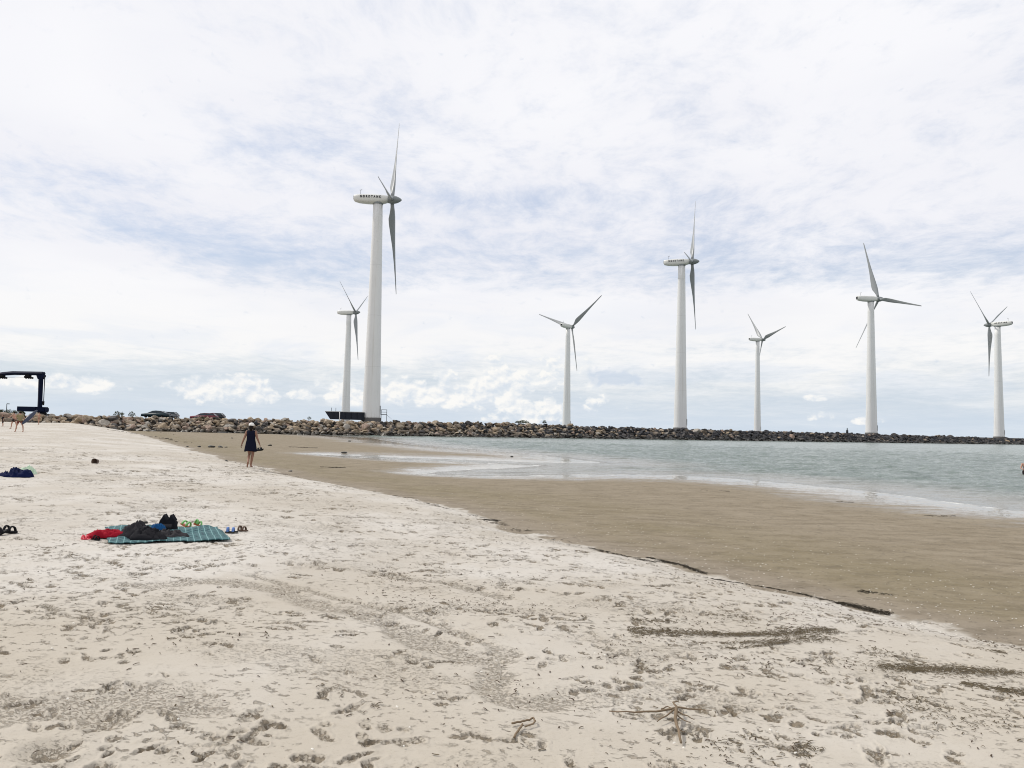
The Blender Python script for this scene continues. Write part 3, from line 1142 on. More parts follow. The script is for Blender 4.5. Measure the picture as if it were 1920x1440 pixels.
def turbine(px, base_py, hub_px, hub_py, depth, delta, left, phases, label, base_z, letters=0, steps=False, tilt=0.0, bl_len=22.0):
    """delta: degrees the rotor faces towards the viewer from side-on (negative = away)"""
    bp = depth_pt(px, base_py, depth)
    los = Vector((bp.x, bp.y, 0)).normalized()
    right = Vector((los.y, -los.x, 0))
    d = math.radians(delta)
    ax = right * math.cos(d) * (-1 if left else 1) - los * math.sin(d)
    pl = Vector((-ax.y, ax.x, 0))
    if pl.dot(right) < 0:
        pl = -pl
    tl = math.radians(tilt)
    axt = ax * math.cos(tl) + Vector((0, 0, math.sin(tl)))
    upv = axt.cross(pl)
    if upv.z < 0:
        upv = -upv
    hubp = depth_pt(hub_px, hub_py, (bp + ax * 3.15).y)
    root = empty('wind_turbine', (bp.x, bp.y, base_z))
    tag(root, label, 'wind turbine', 'wind turbines along the harbour jetties')
    hz = hubp.z - base_z
    yaw = math.atan2(ax.y, ax.x)
    tw = bm_obj('tower', tower_mesh(hz - 0.98), M['tower'], root)
    # door facing the causeway side
    b = bmesh.new()
    box(b, (0, 0, 1.1), (0.06, 0.85, 2.0))
    dr = bm_obj('door', b, M['galv'], tw, smooth=False)
    da = math.atan2(right.y, right.x) - 0.15
    dr.location = (2.0 * math.cos(da), 2.0 * math.sin(da), 0.75)
    dr.rotation_euler = (0, 0, da)
    b = bmesh.new()
    lathe(b, [(2.22, -2.5), (2.22, 0.04), (2.12, 0.12)], 36)
    bm_obj('foundation', b, M['plinth'], root)
    b = bmesh.new()
    lathe(b, [(1.12, hz - 1.25), (1.16, hz - 1.20), (1.16, hz - 0.85)], 32)
    bm_obj('yaw_ring', b, M['hub'], root)
    na = mesh_obj('nacelle', NAC, None, root)
    na.location = (0, 0, hz)
    na.rotation_euler = (0, 0, yaw)
    # wind vane on the roof
    b = bmesh.new()
    tube(b, [(-4.0, 0, 1.0), (-4.0, 0, 2.0)], 0.035, 6)
    box(b, (-4.0, 0, 2.0), (0.5, 0.05, 0.05))
    ball(b, (-3.75, 0, 2.05), 0.09, 6, 5)
    bm_obj('wind_vane', b, M['dark_steel'], na, smooth=False)
    b = bmesh.new()
    box(b, (-5.5, 0, 0.12), (0.05, 0.95, 0.8))
    bm_obj('rear_grille', b, M['dark_steel'], na, smooth=False)
    if letters:
        le = mesh_obj('lettering', LETTERS, None, na)
        side = 1 if Vector((-ax.y, ax.x, 0)).dot(-los) > 0 else -1
        # text reads left to right for the viewer
        le.location = (-1.6, side * 1.195, 0.24)
        le.rotation_euler = (PI / 2, 0, 0 if side < 0 else PI)
    hub = mesh_obj('hub', HUB, None, root)
    hub.location = Vector((0, 0, hz)) + ax * 3.15
    hub.rotation_euler = (0, -tl, yaw)
    for ph in phases:
        f = math.radians(ph)
        bd = upv * math.cos(f) + pl * math.sin(f)
        bl = mesh_obj('blade', BLADE, None, root)
        zc = bd
        yc = axt
        xc = yc.cross(zc).normalized()
        bl.matrix_local = Matrix.Translation(Vector((0, 0, hz)) + ax * 3.15) @ Matrix((xc, yc, zc)).transposed().to_4x4() @ Matrix.Diagonal((1, 1, bl_len / 22.0, 1))
    if steps:
        b = bmesh.new()
        c = Vector((right.x, right.y, 0))
        o = c * 2.45
        rz = Matrix.Rotation(math.atan2(c.y, c.x), 3, 'Z')
        box(b, o + c * 0.35 + Vector((0, 0, 0.9)), (1.3, 1.2, 0.12), rz)
        for s1 in (-.55, .55):
            for s2 in (-.25, .95):
                q = o + c * s2 + Vector((-c.y, c.x, 0)) * s1
                tube(b, [q + Vector((0, 0, -0.8)), q + Vector((0, 0, 2.0))], 0.045, 6)
            for hh in (1.45, 1.98):
                q = o + Vector((-c.y, c.x, 0)) * s1
                tube(b, [q + c * -0.25 + Vector((0, 0, hh)), q + c * 0.95 + Vector((0, 0, hh))], 0.04, 6)
        q0 = o + c * 0.95
        tube(b, [q0 + Vector((-c.y, c.x, 0)) * -.55 + Vector((0, 0, 1.98)), q0 + Vector((-c.y, c.x, 0)) * .55 + Vector((0, 0, 1.98))], 0.04, 6)
        for k in range(4):
            box(b, o + c * (1.1 + 0.28 * k) + Vector((0, 0, 0.68 - 0.24 * k)), (0.28, 1.0, 0.05), rz)
        bm_obj('access_steps', b, M['dark_steel'], root, smooth=False)
    return root


P3 = lambda a: (a, a + 120, a + 240)
turbine(696, 782, 737, 374.5, 172, 8, False, P3(24), 'tallest and nearest white wind turbine, dark skip at its foot, rotor seen nearly edge-on', 3.75, 1, True, 0, 23.8)
turbine(648, 778, 668, 586, 350, 20, False, P3(60), 'small distant wind turbine just left of the tallest one, behind the dark skip', 3.4, 0, False, 5, 22)
turbine(1062, 795, 1076, 613, 369, -54, False, P3(51), 'distant wind turbine right of the tallest one, two blades spread wide like a V', 3.4, 0, False, 0, 22)
turbine(1275.5, 802, 1299, 490.5, 235, 6, False, P3(24), 'second tallest white wind turbine, near the middle of the water, rotor seen edge-on', 3.3, 1, False, 0, 23.8)
turbine(1420, 806, 1430, 637, 444, -32, False, P3(78), 'smallest and farthest wind turbine, between the two larger ones on the right', 3.4, 0, False, 0, 23.5)
turbine(1634, 812, 1647, 561, 277, -34, False, P3(105), 'wind turbine with one blade level to the right and one behind its tower', 3.2, 0, False, 5, 23)
turbine(1873.5, 819, 1855, 609, 320, -20, True, P3(63), 'rightmost wind turbine, the only one with its rotor on the left of the tower', 2.9, 1, False, 0, 22)


# ------------------------------------------------------------------ dark skip beside the tallest turbine
def build_skip():
    dep = 171.0
    a = depth_pt(612, 772, dep)
    b2 = depth_pt(685, 772, dep)
    L = (b2 - a).length
    root = empty('skip', (a.x, a.y, 3.3), math.atan2(b2.y - a.y, b2.x - a.x))
    tag(root, 'long dark grey steel skip with a slanted end beside the tallest turbine', 'skip')
    H = a.z - 3.3
    bm = bmesh.new()
    W = 2.4
    prof = [(0, H), (1.15, 0.05), (L, 0.0), (L, H)]
    for y in (-W / 2, W / 2):
        vs = [bm.verts.new((x, y, z)) for x, z in prof]
    bm.verts.ensure_lookup_table()
    v = list(bm.verts)
    bm.faces.new(v[0:4])
    bm.faces.new(v[4:8][::-1])
    for i, j in ((0, 1), (1, 2), (2, 3)):
        bm.faces.new((v[i], v[j], v[j + 4], v[i + 4]))
    me_o = bm_obj('body', bm, M['skip'], root, smooth=False)
    sm = me_o.modifiers.new('s', 'SOLIDIFY')
    sm.thickness = 0.06
    b = bmesh.new()
    for y in (-W / 2 - 0.05, W / 2 + 0.05):
        box(b, (L / 2, y, H + 0.06), (L, 0.10, 0.14))
    bm_obj('rim', b, M['rim'], root, smooth=False)
    for k, x in enumerate(np.linspace(1.9, L - 0.3, 6)):
        b = bmesh.new()
        box(b, (x, -W / 2 - 0.08, H / 2), (0.10, 0.10, H - 0.1))
        bm_obj('stiffener', b, M['skip'], root, smooth=False)
    for x in (0.95, 1.95):
        b = bmesh.new()
        tube(b, [(x, 0.6, H - 0.2), (x, 0.6, H + 0.95)], 0.05, 6)
        bm_obj('post', b, M['dark_steel'], root, smooth=False)


build_skip()
p = depth_pt(636.5, 787, 163)
b = bmesh.new()
tube(b, [(0, 0, -0.6), (0, 0, 1.75)], 0.075, 10)
ball(b, (0, 0, 1.76), 0.085, 8, 5)
box(b, (0, 0, -0.6), (0.3, 0.3, 0.2))
o = bm_obj('marker_post', b, M['cap'])
o.location = (p.x, p.y, 3.1)
tag(o, 'thin white post standing in front of the dark skip', 'post')


# ------------------------------------------------------------------ boat hoist
def build_hoist():
    dep = 150.0
    root_p = depth_pt(62, 772, dep)
    gz = 2.3
    root = empty('boat_hoist', (root_p.x, root_p.y, gz))
    tag(root, 'tall navy blue boat hoist gantry at the left end of the jetty', 'crane')

    def P(px, py):
        q = depth_pt(px, py, dep)
        return Vector((q.x - root_p.x, 0, q.z - gz))
    right_top, right_bot = P(77, 704), P(74.5, 771)
    span = 9.6
    # upright columns (the second is out of the frame)
    b = bmesh.new()
    tube(b, [(right_bot.x, 0, 0.7), (right_bot.x * 0.5 + right_top.x * 0.5, 0, right_top.z / 2), (right_top.x, 0, right_top.z)], [0.50, 0.46, 0.50], 4)
    bm_obj('column', b, M['navy_steel'], root, smooth=False)
    b = bmesh.new()
    tube(b, [(right_bot.x - span, 0, 0.7), (right_top.x - span, 0, right_top.z)], [0.5, 0.48], 4)
    bm_obj('column', b, M['navy_steel'], root, smooth=False)
    # top beam, bent down a little at its outer end
    l0, l1, l2, l3 = P(-20, 704), P(6, 701), P(25, 699.5), P(82, 700.5)
    b = bmesh.new()
    for yy in (-0.28, 0.28):
        tube(b, [(right_top.x - span - .2, yy, l0.z - 0.2), (l0.x, yy, l0.z), (l1.x, yy, l1.z), (l2.x, yy, l2.z), (l3.x, yy, l3.z)], [0.24, 0.28, 0.33, 0.36, 0.36], 4)
    bm_obj('top_beam', b, M['navy_steel'], root, smooth=False)
    # haunch where column meets beam
    b = bmesh.new()
    h0 = P(70, 706)
    pts = [P(70, 703), P(84, 703), P(84, 706), P(80, 711), P(73, 711)]
    f1 = [b.verts.new((q.x, -0.42, q.z)) for q in pts]
    f2 = [b.verts.new((q.x, 0.42, q.z)) for q in pts]
    b.faces.new(f1)
    b.faces.new(f2[::-1])
    for k in range(5):
        b.faces.new((f1[k], f1[(k + 1) % 5], f2[(k + 1) % 5], f2[k]))
    bm_obj('haunch', b, M['navy_steel'], root, smooth=False)
    # sling trolleys
    for cx in (4, 53):
        b = bmesh.new()
        q = P(cx, 704.5)
        box(b, (q.x, 0, q.z), (0.75, 0.9, 0.5))
        box(b, (q.x - 0.35, 0, q.z - 0.25), (0.5, 0.7, 0.4))
        tube(b, [(q.x - 0.2, 0, q.z - 0.2), (q.x + 0.9, 0, q.z - 0.42)], 0.14, 8)
        for dx in (-0.4, 0.1, 0.5, 0.85):
            ball(b, (q.x + dx, 0, q.z - 0.42), (0.20, 0.22, 0.20), 8, 6)
        bm_obj('trolley', b, M['black_rubber'], root, smooth=False)
    b = bmesh.new()
    q0, q1, q2 = P(4, 707), P(53, 708), P(28, 708.5)
    tube(b, [q0, q2, q1], 0.02, 5)
    bm_obj('cable', b, M['dark_steel'], root)
    # hanging line with its block
    b = bmesh.new()
    q0, q1 = P(83.6, 704), P(81.6, 752)
    tube(b, [q0, q0.lerp(q1, 0.5) + Vector((0.03, 0, 0)), q1], 0.055, 6)
    tube(b, [q0 + Vector((0.12, 0, 0)), q1 + Vector((0.06, 0, 0))], 0.03, 6)
    bm_obj('hoist_line', b, M['dark_steel'], root)
    b = bmesh.new()
    q = P(81.4, 755)
    box(b, q, (0.26, 0.26, 0.6))
    ball(b, q + Vector((0, 0, -0.35)), 0.17, 8, 6)
    bm_obj('hook_block', b, M['black_rubber'], root, smooth=False)
    # base frame, engine house and wheels
    b = bmesh.new()
    q0, q1 = P(36, 762), P(70, 772)
    vs = box(b, ((q0.x + q1.x) / 2, 0, (q0.z + q1.z) / 2), (q1.x - q0.x, 1.4, q0.z - q1.z))
    bmesh.ops.bevel(b, geom=b.edges[:], offset=0.06, segments=1, affect='EDGES')
    bm_obj('base_beam', b, M['navy_steel'], root, smooth=False)
    b = bmesh.new()
    q0, q1 = P(70.5, 763), P(88, 773.5)
    box(b, ((q0.x + q1.x) / 2, 0, (q0.z + q1.z) / 2), (q1.x - q0.x, 1.6, q0.z - q1.z))
    bmesh.ops.bevel(b, geom=b.edges[:], offset=0.18, segments=2, affect='EDGES')
    bm_obj('engine_house', b, M['navy_steel'], root, smooth=False)
    for x in (P(41, 770).x, P(82, 770).x, P(41, 770).x - 7, right_bot.x - span):
        b = bmesh.new()
        lathe(b, [(0.35, -0.22), (0.58, -0.2), (0.62, 0), (0.58, 0.2), (0.35, 0.22)], 20)
        bmesh.ops.rotate(b, verts=b.verts, cent=(0, 0, 0), matrix=Matrix.Rotation(PI / 2, 3, 'X'))
        w = bm_obj('wheel', b, M['black_rubber'], root)
        w.location = (x, 0, 0.6)
    b = bmesh.new()
    box(b, (right_bot.x - span + 0.5, 0, 1.0), (3.0, 1.2, 0.7))
    bm_obj('base_beam', b, M['navy_steel'], root, smooth=False)


build_hoist()

# lamp post left of the hoist
p = depth_pt(12, 772, 146)
b = bmesh.new()
q = depth_pt(12, 757, 146).z - 2.3
tube(b, [(0, 0, 0), (0, 0, q)], [0.075, 0.055], 8)
tube(b, [(0, 0, q), (0.28, 0, q + 0.02)], 0.06, 6)
box(b, (0, 0, 0.1), (0.26, 0.26, 0.2))
root = bm_obj('lamp_post', b, M['dark_steel'], smooth=False)
root.location = (p.x, p.y, 2.3)
tag(root, 'short grey lamp post at the far left of the jetty', 'lamp post')
b = bmesh.new()
box(b, (0.32, 0, q - 0.02), (0.34, 0.22, 0.12))
bm_obj('lamp_head', b, M['dark_steel'], root, smooth=False)


# ------------------------------------------------------------------ cars
def car(px0, px1, dep, top_py, paint, label, kind='hatch', flip=False, zbase=None):
    a = depth_pt(px0, top_py, dep)
    c = depth_pt(px1, top_py, dep)
    ln = c.x - a.x
    Hc = 1.46
    root = empty('parked_car', ((a.x + c.x) / 2, dep, a.z - Hc if zbase is None else zbase), PI if flip else 0)
    tag(root, label, 'car', 'cars parked behind the jetty crest')
    W = 1.74
    L2 = ln / 2
    body = [(-L2, 0.32), (-L2 - 0.0, 0.62), (-L2 + 0.12, 0.78), (-L2 * 0.50, 0.95), (L2 * 0.80, 1.0), (L2 - 0.03, 0.92), (L2, 0.40), (L2 - 0.1, 0.28), (-L2 + 0.1, 0.26)]
    if kind == 'estate':
        cab = [(-L2 * 0.50, 0.94), (-L2 * 0.18, 1.38), (L2 * 0.1, Hc), (L2 * 0.72, 1.42), (L2 * 0.93, 0.98)]
    else:
        cab = [(-L2 * 0.50, 0.94), (-L2 * 0.12, 1.40), (L2 * 0.08, Hc), (L2 * 0.42, 1.38), (L2 * 0.82, 0.99)]

    def prism(bm, pts, w0, w1):
        zlo, zhi = min(z for _, z in pts), max(z for _, z in pts)
        rings = []
        for sgn in (-1, 1):
            rr = []
            for x, z in pts:
                f = (z - zlo) / max(1e-6, zhi - zlo)
                rr.append(bm.verts.new((x, sgn * (w0 + (w1 - w0) * f) / 2, z)))
            rings.append(rr)
        bm.faces.new(rings[0])
        bm.faces.new(rings[1][::-1])
        n = len(pts)
        for k in range(n):
            bm.faces.new((rings[0][k], rings[0][(k + 1) % n], rings[1][(k + 1) % n], rings[1][k]))

    b = bmesh.new()
    prism(b, body, W, W * 0.94)
    bmesh.ops.bevel(b, geom=[e for e in b.edges], offset=0.05, segments=2, affect='EDGES')
    bm_obj('body', b, paint, root)
    b = bmesh.new()
    prism(b, cab, W * 0.92, W * 0.70)
    bmesh.ops.bevel(b, geom=[e for e in b.edges], offset=0.03, segments=2, affect='EDGES')
    bm_obj('windows', b, M['glass'], root, smooth=False)
    # roof and pillars
    b = bmesh.new()
    top = [q for q in cab[1:4]]
    rp = [(x, z + 0.012) for x, z in top] + [(x, z - 0.06) for x, z in top[::-1]]
    prism(b, rp, W * 0.76, W * 0.73)
    bm_obj('roof', b, paint, root, smooth=False)
    b = bmesh.new()
    for sgn in (-1, 1):
        for (x0, z0), (x1, z1) in ((cab[0], cab[1]), (cab[-1], cab[-2]), (((cab[0][0] + cab[-1][0]) / 2, 0.97), ((cab[1][0] + cab[-2][0]) / 2, 1.42))):
            tube(b, [(x0, sgn * W * 0.462, z0), (x1, sgn * W * 0.365, z1)], 0.045, 5)
    bm_obj('pillars', b, paint, root, smooth=False)
    for x in (-L2 * 0.62, L2 * 0.62):
        for sgn in (-1, 1):
            b = bmesh.new()
            lathe(b, [(0.16, -0.1), (0.30, -0.1), (0.32, 0), (0.30, 0.1), (0.16, 0.1)], 18)
            bmesh.ops.rotate(b, verts=b.verts, cent=(0, 0, 0), matrix=Matrix.Rotation(PI / 2, 3, 'X'))
            w = bm_obj('wheel', b, M['black_rubber'], root)
            w.location = (x, sgn * W * 0.46, 0.32)
    for sgn in (-1, 1):
        b = bmesh.new()
        box(b, (-L2 + 0.06, sgn * 0.6, 0.70), (0.10, 0.32, 0.13))
        bm_obj('headlight', b, M['rim'], root, smooth=False)
        b = bmesh.new()
        box(b, (L2 - 0.03, sgn * 0.68, 0.80), (0.08, 0.2, 0.16))
        bm_obj('tail_light', b, M['paint_red'], root, smooth=False)
    return root


car(268, 318, 153, 769.3, M['paint_teal'], 'dark teal hatchback on the jetty crest, front of the left pair', 'hatch')
car(291, 334, 157.5, 771.6, M['paint_silver'], 'grey car half hidden behind the dark teal hatchback', 'estate')
car(359, 408, 156, 774.0, M['paint_red'], 'dark red car parked behind the jetty stones', 'estate')
car(380, 421, 160.5, 773.8, M['paint_black'], 'black car half hidden behind the dark red car', 'estate')


# ------------------------------------------------------------------ shrubs, tufts, small marks on the jetty
def shrub(px, py, dep, w, h, n, label, upright=False, cat='shrub', name='shrub'):
    p = depth_pt(px, py, dep)
    root = empty(name, (p.x, p.y, p.z))
    tag(root, label, cat, 'shrubs growing among the jetty stones')
    rr = random.Random(int(px * 7 + py))
    b = bmesh.new()
    for k in range(n):
        if upright:
            x, y = rr.uniform(-w, w), rr.uniform(-.4, .4)
            z = rr.uniform(0, h) * (1 - 0.5 * abs(x / w))
        else:
            a, q = rr.uniform(0, 6.28), math.sqrt(rr.random())
            x, y = w * q * math.cos(a), w * 0.7 * q * math.sin(a)
            z = rr.random() * h * math.sqrt(max(0.05, 1 - q * q)) * rr.uniform(0.8, 1.1)
        s = rr.uniform(0.06, 0.14)
        R3 = Euler((rr.uniform(-1.2, 1.2), rr.uniform(-1.2, 1.2), rr.uniform(0, 6.28))).to_matrix()
        vs = [b.verts.new(Vector((x, y, z)) + R3 @ Vector(q)) for q in ((-s, 0, 0), (0, -s * .45, 0), (s * 1.3, 0, 0), (0, s * .45, 0))]
        b.faces.new(vs)
    bm_obj('foliage', b, M['leaf'], root, smooth=False, normals=False)
    b = bmesh.new()
    for k in range(max(3, n // 60)):
        x = rr.uniform(-w, w) * 0.8
        tube(b, [(x * 0.6, 0, -0.6), (x * 0.8, rr.uniform(-.2, .2), h * 0.3), (x, rr.uniform(-.3, .3), h * rr.uniform(.6, .95))], [0.035, 0.025, 0.01], 5)
    bm_obj('stems', b, M['twig_dark'], root)


shrub(219, 779, 141, 0.5, 0.9, 120, 'small dark upright shrub on the stones left of the parked cars', True)
shrub(228, 779, 141.5, 0.4, 0.7, 90, 'thin sprig on the stones between two darker shrubs', True)
shrub(247, 780, 143, 0.6, 0.9, 160, 'darker shrub on the stones nearest the teal car', True)
shrub(979, 793, 196, 1.9, 0.75, 700, 'low rounded green shrub on the jetty crest left of the distant V shaped turbine')
shrub(1021, 793, 200, 0.55, 0.75, 200, 'tiny dark shrub on the jetty crest beside the distant V shaped turbine')
shrub(380, 785, 150, 1.2, 0.5, 240, 'low green weeds on the stones just left of the red car')
shrub(580, 786, 161, 0.35, 0.6, 80, 'tiny dark sprig on the stones left of the skip', True)
shrub(12, 775, 140, 3.2, 0.75, 900, 'dark low hedge behind the stones at the far left')

# navigation beacon and small dome far along the jetty
p = depth_pt(1588.5, 812, 272)
b = bmesh.new()
tube(b, [(0, 0, -0.6), (0, 0, 1.0), (0, 0, 1.05)], [0.42, 0.36, 0.30], 12)
tube(b, [(0, 0, 1.05), (0, 0, 1.55)], [0.18, 0.14], 10)
ball(b, (0, 0, 1.65), 0.17, 8, 6)
o = bm_obj('beacon', b, M['dark_steel'])
o.location = (p.x, p.y, p.z)
tag(o, 'small dark beacon standing on the far jetty left of a turbine', 'beacon')


# ------------------------------------------------------------------ small stones on the flat
def stone(px, py, w, label, tint=(0.05, 0.045, 0.04), flat=0.7):
    g = ground_hit(px, py)
    s = w / F * g.y / 2
    vs, fs = rock_shape(int(px * 13 + py), 2)
    v = vs * np.array([s, s, s * flat * 1.2])
    me = np_mesh('stone', v, fs)
    add_col(me, 'tint', np.tile(np.array(tint), (len(v), 1)))
    o = mesh_obj('stone', me, M['stone'])
    o.location = (g.x, g.y, g.z + s * 0.25)
    tag(o, label, 'stone', 'loose stones on the damp sand')


stone(645, 850, 11, 'dark round stone sitting in the shallow pool right of the woman')
stone(960, 857, 6, 'tiny dark stone on the sand spit at the edge of the water')
stone(351, 838, 5, 'leftmost small stone of the row left of the woman')
stone(374, 838.5, 7, 'second stone from the left in the row left of the woman')
stone(397, 839, 16, 'widest flat stone in the row left of the woman', flat=0.4)
stone(414, 839, 9, 'dark stone second from the right in the row left of the woman')
stone(423, 839, 6, 'rightmost small stone of the row left of the woman')
stone(435, 822, 4, 'tiny lone stone on the flat above the row of stones')
stone(425, 865, 7, 'small dark stone at the edge of the pale sand, left of the woman')
stone(506, 836, 9, 'low dark stone on the flat just right of the woman', flat=0.5)
stone(545, 884, 8, 'small dark stone below right of the woman at the damp edge', flat=0.5)
stone(273, 980, 7, 'small black stone behind the blanket, left of the black bag')
stone(605, 817, 12, 'long low dark stone in the shallows by the jetty', flat=0.3)
stone(655, 828, 10, 'low dark stone at the shallow edge below the skip', flat=0.3)


# ------------------------------------------------------------------ people
def limb(bm, pts, radii, n=10):
    """tapered chain with round joints (merged later by the remesher)"""
    for i in range(len(pts) - 1):
        tube(bm, [pts[i], pts[i + 1]], [radii[i], radii[i + 1]], n)
    for p, r in zip(pts, radii):
        ball(bm, p, r, 10, 7)


def default_joints():
    return dict(pelvis=(0, 0, .93), waist=(0, 0, 1.08), chest=(0, 0, 1.27), neck=(0, 0.0, 1.44), head=(0, 0.01, 1.58),
                shR=(.175, 0, 1.385), elR=(.23, -.03, 1.10), wrR=(.24, .03, .86), shL=(-.175, 0, 1.385), elL=(-.23, -.03, 1.10), wrL=(-.24, .03, .86),
                hipR=(.095, 0, .90), knR=(.10, .02, .49), anR=(.10, -.02, .08), hipL=(-.095, 0, .90), knL=(-.10, .02, .49), anL=(-.10, -.02, .08))


def person(loc, rz, height, over, label, skin, wear, hair='short', cap=False, voxel=0.0075, lean=0.0):
    J = default_joints()
    J.update(over)
    J = {k: Vector(v) for k, v in J.items()}
    sc = height / 1.70
    root = empty('person', loc, rz)
    root.scale = (sc, sc, sc)
    tag(root, label, 'person')
    bm = bmesh.new()
    # torso
    hz = (J['hipR'] + J['hipL']) / 2
    limb(bm, [J['pelvis'] + Vector((.05, 0, 0)), J['waist'] + Vector((.04, 0, 0)), J['chest'] + Vector((.055, 0, 0.02))], [.105, .088, .105])
    limb(bm, [J['pelvis'] - Vector((.05, 0, 0)), J['waist'] - Vector((.04, 0, 0)), J['chest'] + Vector((-.055, 0, 0.02))], [.105, .088, .105])
    limb(bm, [J['chest'], J['neck'] + Vector((0, 0, -.03)), J['neck'] + Vector((0, 0.01, .05)), J['head'] + Vector((0, 0, -.06))], [.11, .065, .052, .055])
    # head with nose, chin and ears
    hd = J['head']
    ball(bm, hd + Vector((0, -.005, .025)), (.074, .092, .095), 16, 12)
    ball(bm, hd + Vector((0, .035, -.055)), (.050, .055, .055), 12, 8)
    ball(bm, hd + Vector((0, .096, -.012)), (.013, .020, .022), 8, 6)
    for s in (-1, 1):
        ball(bm, hd + Vector((s * .076, -.005, -.005)), (.012, .020, .030), 8, 6)
    for S in 'RL':
        sg = 1 if S == 'R' else -1
        limb(bm, [J['chest'] + Vector((sg * .06, 0, .07)), J['sh' + S], J['el' + S], J['wr' + S]], [.075, .055, .040, .027])
        # hand
        dirn = (J['wr' + S] - J['el' + S]).normalized()
        side = Vector((0, 1, 0)) - dirn * dirn.y
        side = side.normalized() if side.length > 0.2 else Vector((1, 0, 0))
        inn = dirn.cross(side) * (1 if S == 'R' else -1)
        if inn.dot(Vector((-sg, 0, 0))) < 0:
            inn = -inn
        w = J['wr' + S]
        for q in (-.022, -.007, .008, .023):
            limb(bm, [w, w + dirn * .075 + side * q], [.020, .0125], 8)
        for q, L in ((-.026, .062), (-.009, .074), (.009, .080), (.026, .070)):
            k0 = w + dirn * .080 + side * q
            k1 = k0 + dirn * L * .5 + inn * .010
            k2 = k1 + dirn * L * .38 + inn * .030
            limb(bm, [k0, k1, k2], [.0100, .0092, .0080], 8)
        t0 = w + dirn * .022 + side * .018
        t1 = t0 + dirn * .032 + side * .026 + inn * .012
        t2 = t1 + dirn * .030 + side * .006 + inn * .014
        limb(bm, [t0, t1, t2], [.014, .011, .009], 8)
        # leg
        hp, kn, an = J['hip' + S], J['kn' + S], J['an' + S]
        cf = kn.lerp(an, .30) + Vector((0, -.022, 0))
        limb(bm, [hp, hp.lerp(kn, .5), kn, cf, an], [.092, .074, .053, .052, .034])
        ft = J.get('toe' + S, an + Vector((sg * .02, .15, -.055)))
        heel = an + (an - ft).normalized() * .045 + Vector((0, 0, -.045))
        limb(bm, [an + Vector((0, 0, -.02)), an.lerp(ft, .5) + Vector((0, 0, -.005)), ft], [.036, .034, .024])
        limb(bm, [an, heel], [.034, .026])
    me = remeshed(bm, voxel, 3, 'body')
    mesh_obj('body', me, skin, root)
    # eyes and mouth
    for s in (-1, 1):
        b = bmesh.new()
        ball(b, hd + Vector((s * .030, .083, .012)), .0105, 8, 6)
        bm_obj('eye', b, M['eye'], root)
    b = bmesh.new()
    ball(b, hd + Vector((0, .089, -.062)), (.022, .006, .006), 8, 5)
    bm_obj('mouth', b, M['lip'], root)
    # hair
    b = bmesh.new()
    ball(b, hd + Vector((0, -.020, .035)), (.086, .095, .098), 16, 12)
    if hair == 'long':
        limb(b, [hd + Vector((0, -.055, .0)), hd + Vector((0, -.075, -.08)), hd + Vector((0, -.070, -.16))], [.085, .075, .045])
    mesh_obj('hair', remeshed(b, 0.01, 4, 'hair'), M['hair'], root)
    if cap:
        b = bmesh.new()
        lathe(b, [(.104, 0), (.106, .02), (.098, .065), (.070, .105), (.030, .122), (.006, .125)], 20)
        for v in b.verts:
            v.co.y *= 1.08
        bmesh.ops.translate(b, verts=b.verts, vec=hd + Vector((0, -.012, .030)))
        c0 = hd + Vector((0, .07, .035))
        vs = [b.verts.new(c0 + Vector((.085 * math.cos(a), .035 + .105 * math.sin(a), -.012 * math.sin(a)))) for a in np.linspace(0, PI, 9)]
        vs2 = [b.verts.new(v.co + Vector((0, 0, -.012))) for v in vs]
        b.faces.new(vs)
        b.faces.new(vs2[::-1])
        for k in range(9):
            b.faces.new((vs[k], vs[(k + 1) % 9], vs2[(k + 1) % 9], vs2[k]))
        bm_obj('cap', b, M['cap'], root)
    # clothes
    for kind, mat in wear:
        b = bmesh.new()
        if kind == 'dress':
            rings = [(1.44, .085, .075, 0), (1.405, .185, .095, 0), (1.34, .172, .120, 0), (1.27, .168, .130, 0), (1.16, .160, .125, 0), (1.06, .165, .125, 0),
                     (.95, .190, .145, 0), (.85, .205, .160, 0), (.74, .222, .175, 0), (.68, .232, .182, .01), (.625, .240, .186, .01)]
            n = 36
            rg = []
            for z, rx, ry, oy in rings:
                low = max(0, (1.0 - z) / .45)
                rg.append([b.verts.new((rx * math.cos(2 * PI * k / n) * (1 + .045 * low * math.sin(6 * 2 * PI * k / n + 1.0)), oy + ry * math.sin(2 * PI * k / n) * (1 + .05 * low * math.cos(5 * 2 * PI * k / n)), z + .02 * low * math.sin(3 * 2 * PI * k / n))) for k in range(n)])
            for i in range(len(rg) - 1):
                for k in range(n):
                    b.faces.new((rg[i][k], rg[i][(k + 1) % n], rg[i + 1][(k + 1) % n], rg[i + 1][k]))
            o = bm_obj('dress', b, mat, root)
            o.modifiers.new('s', 'SOLIDIFY').thickness = 0.012
        elif kind == 'shirt':
            limb(b, [J['pelvis'] + Vector((.05, 0, .0)), J['waist'] + Vector((.045, 0, 0)), J['chest'] + Vector((.06, 0, 0.03))], [.125, .115, .125])
            limb(b, [J['pelvis'] - Vector((.05, 0, .0)), J['waist'] - Vector((.045, 0, 0)), J['chest'] + Vector((-.06, 0, 0.03))], [.125, .115, .125])
            for S in 'RL':
                limb(b, [J['sh' + S] + (J['chest'] - J['sh' + S]) * .4, J['sh' + S], J['sh' + S].lerp(J['el' + S], .65)], [.085, .078, .062])
            mesh_obj('shirt', remeshed(b, .011, 4, 'shirt'), mat, root)
        elif kind == 'shorts':
            limb(b, [J['pelvis'] + Vector((.05, 0, .05)), J['pelvis'] + Vector((.05, 0, -.02))], [.118, .122])
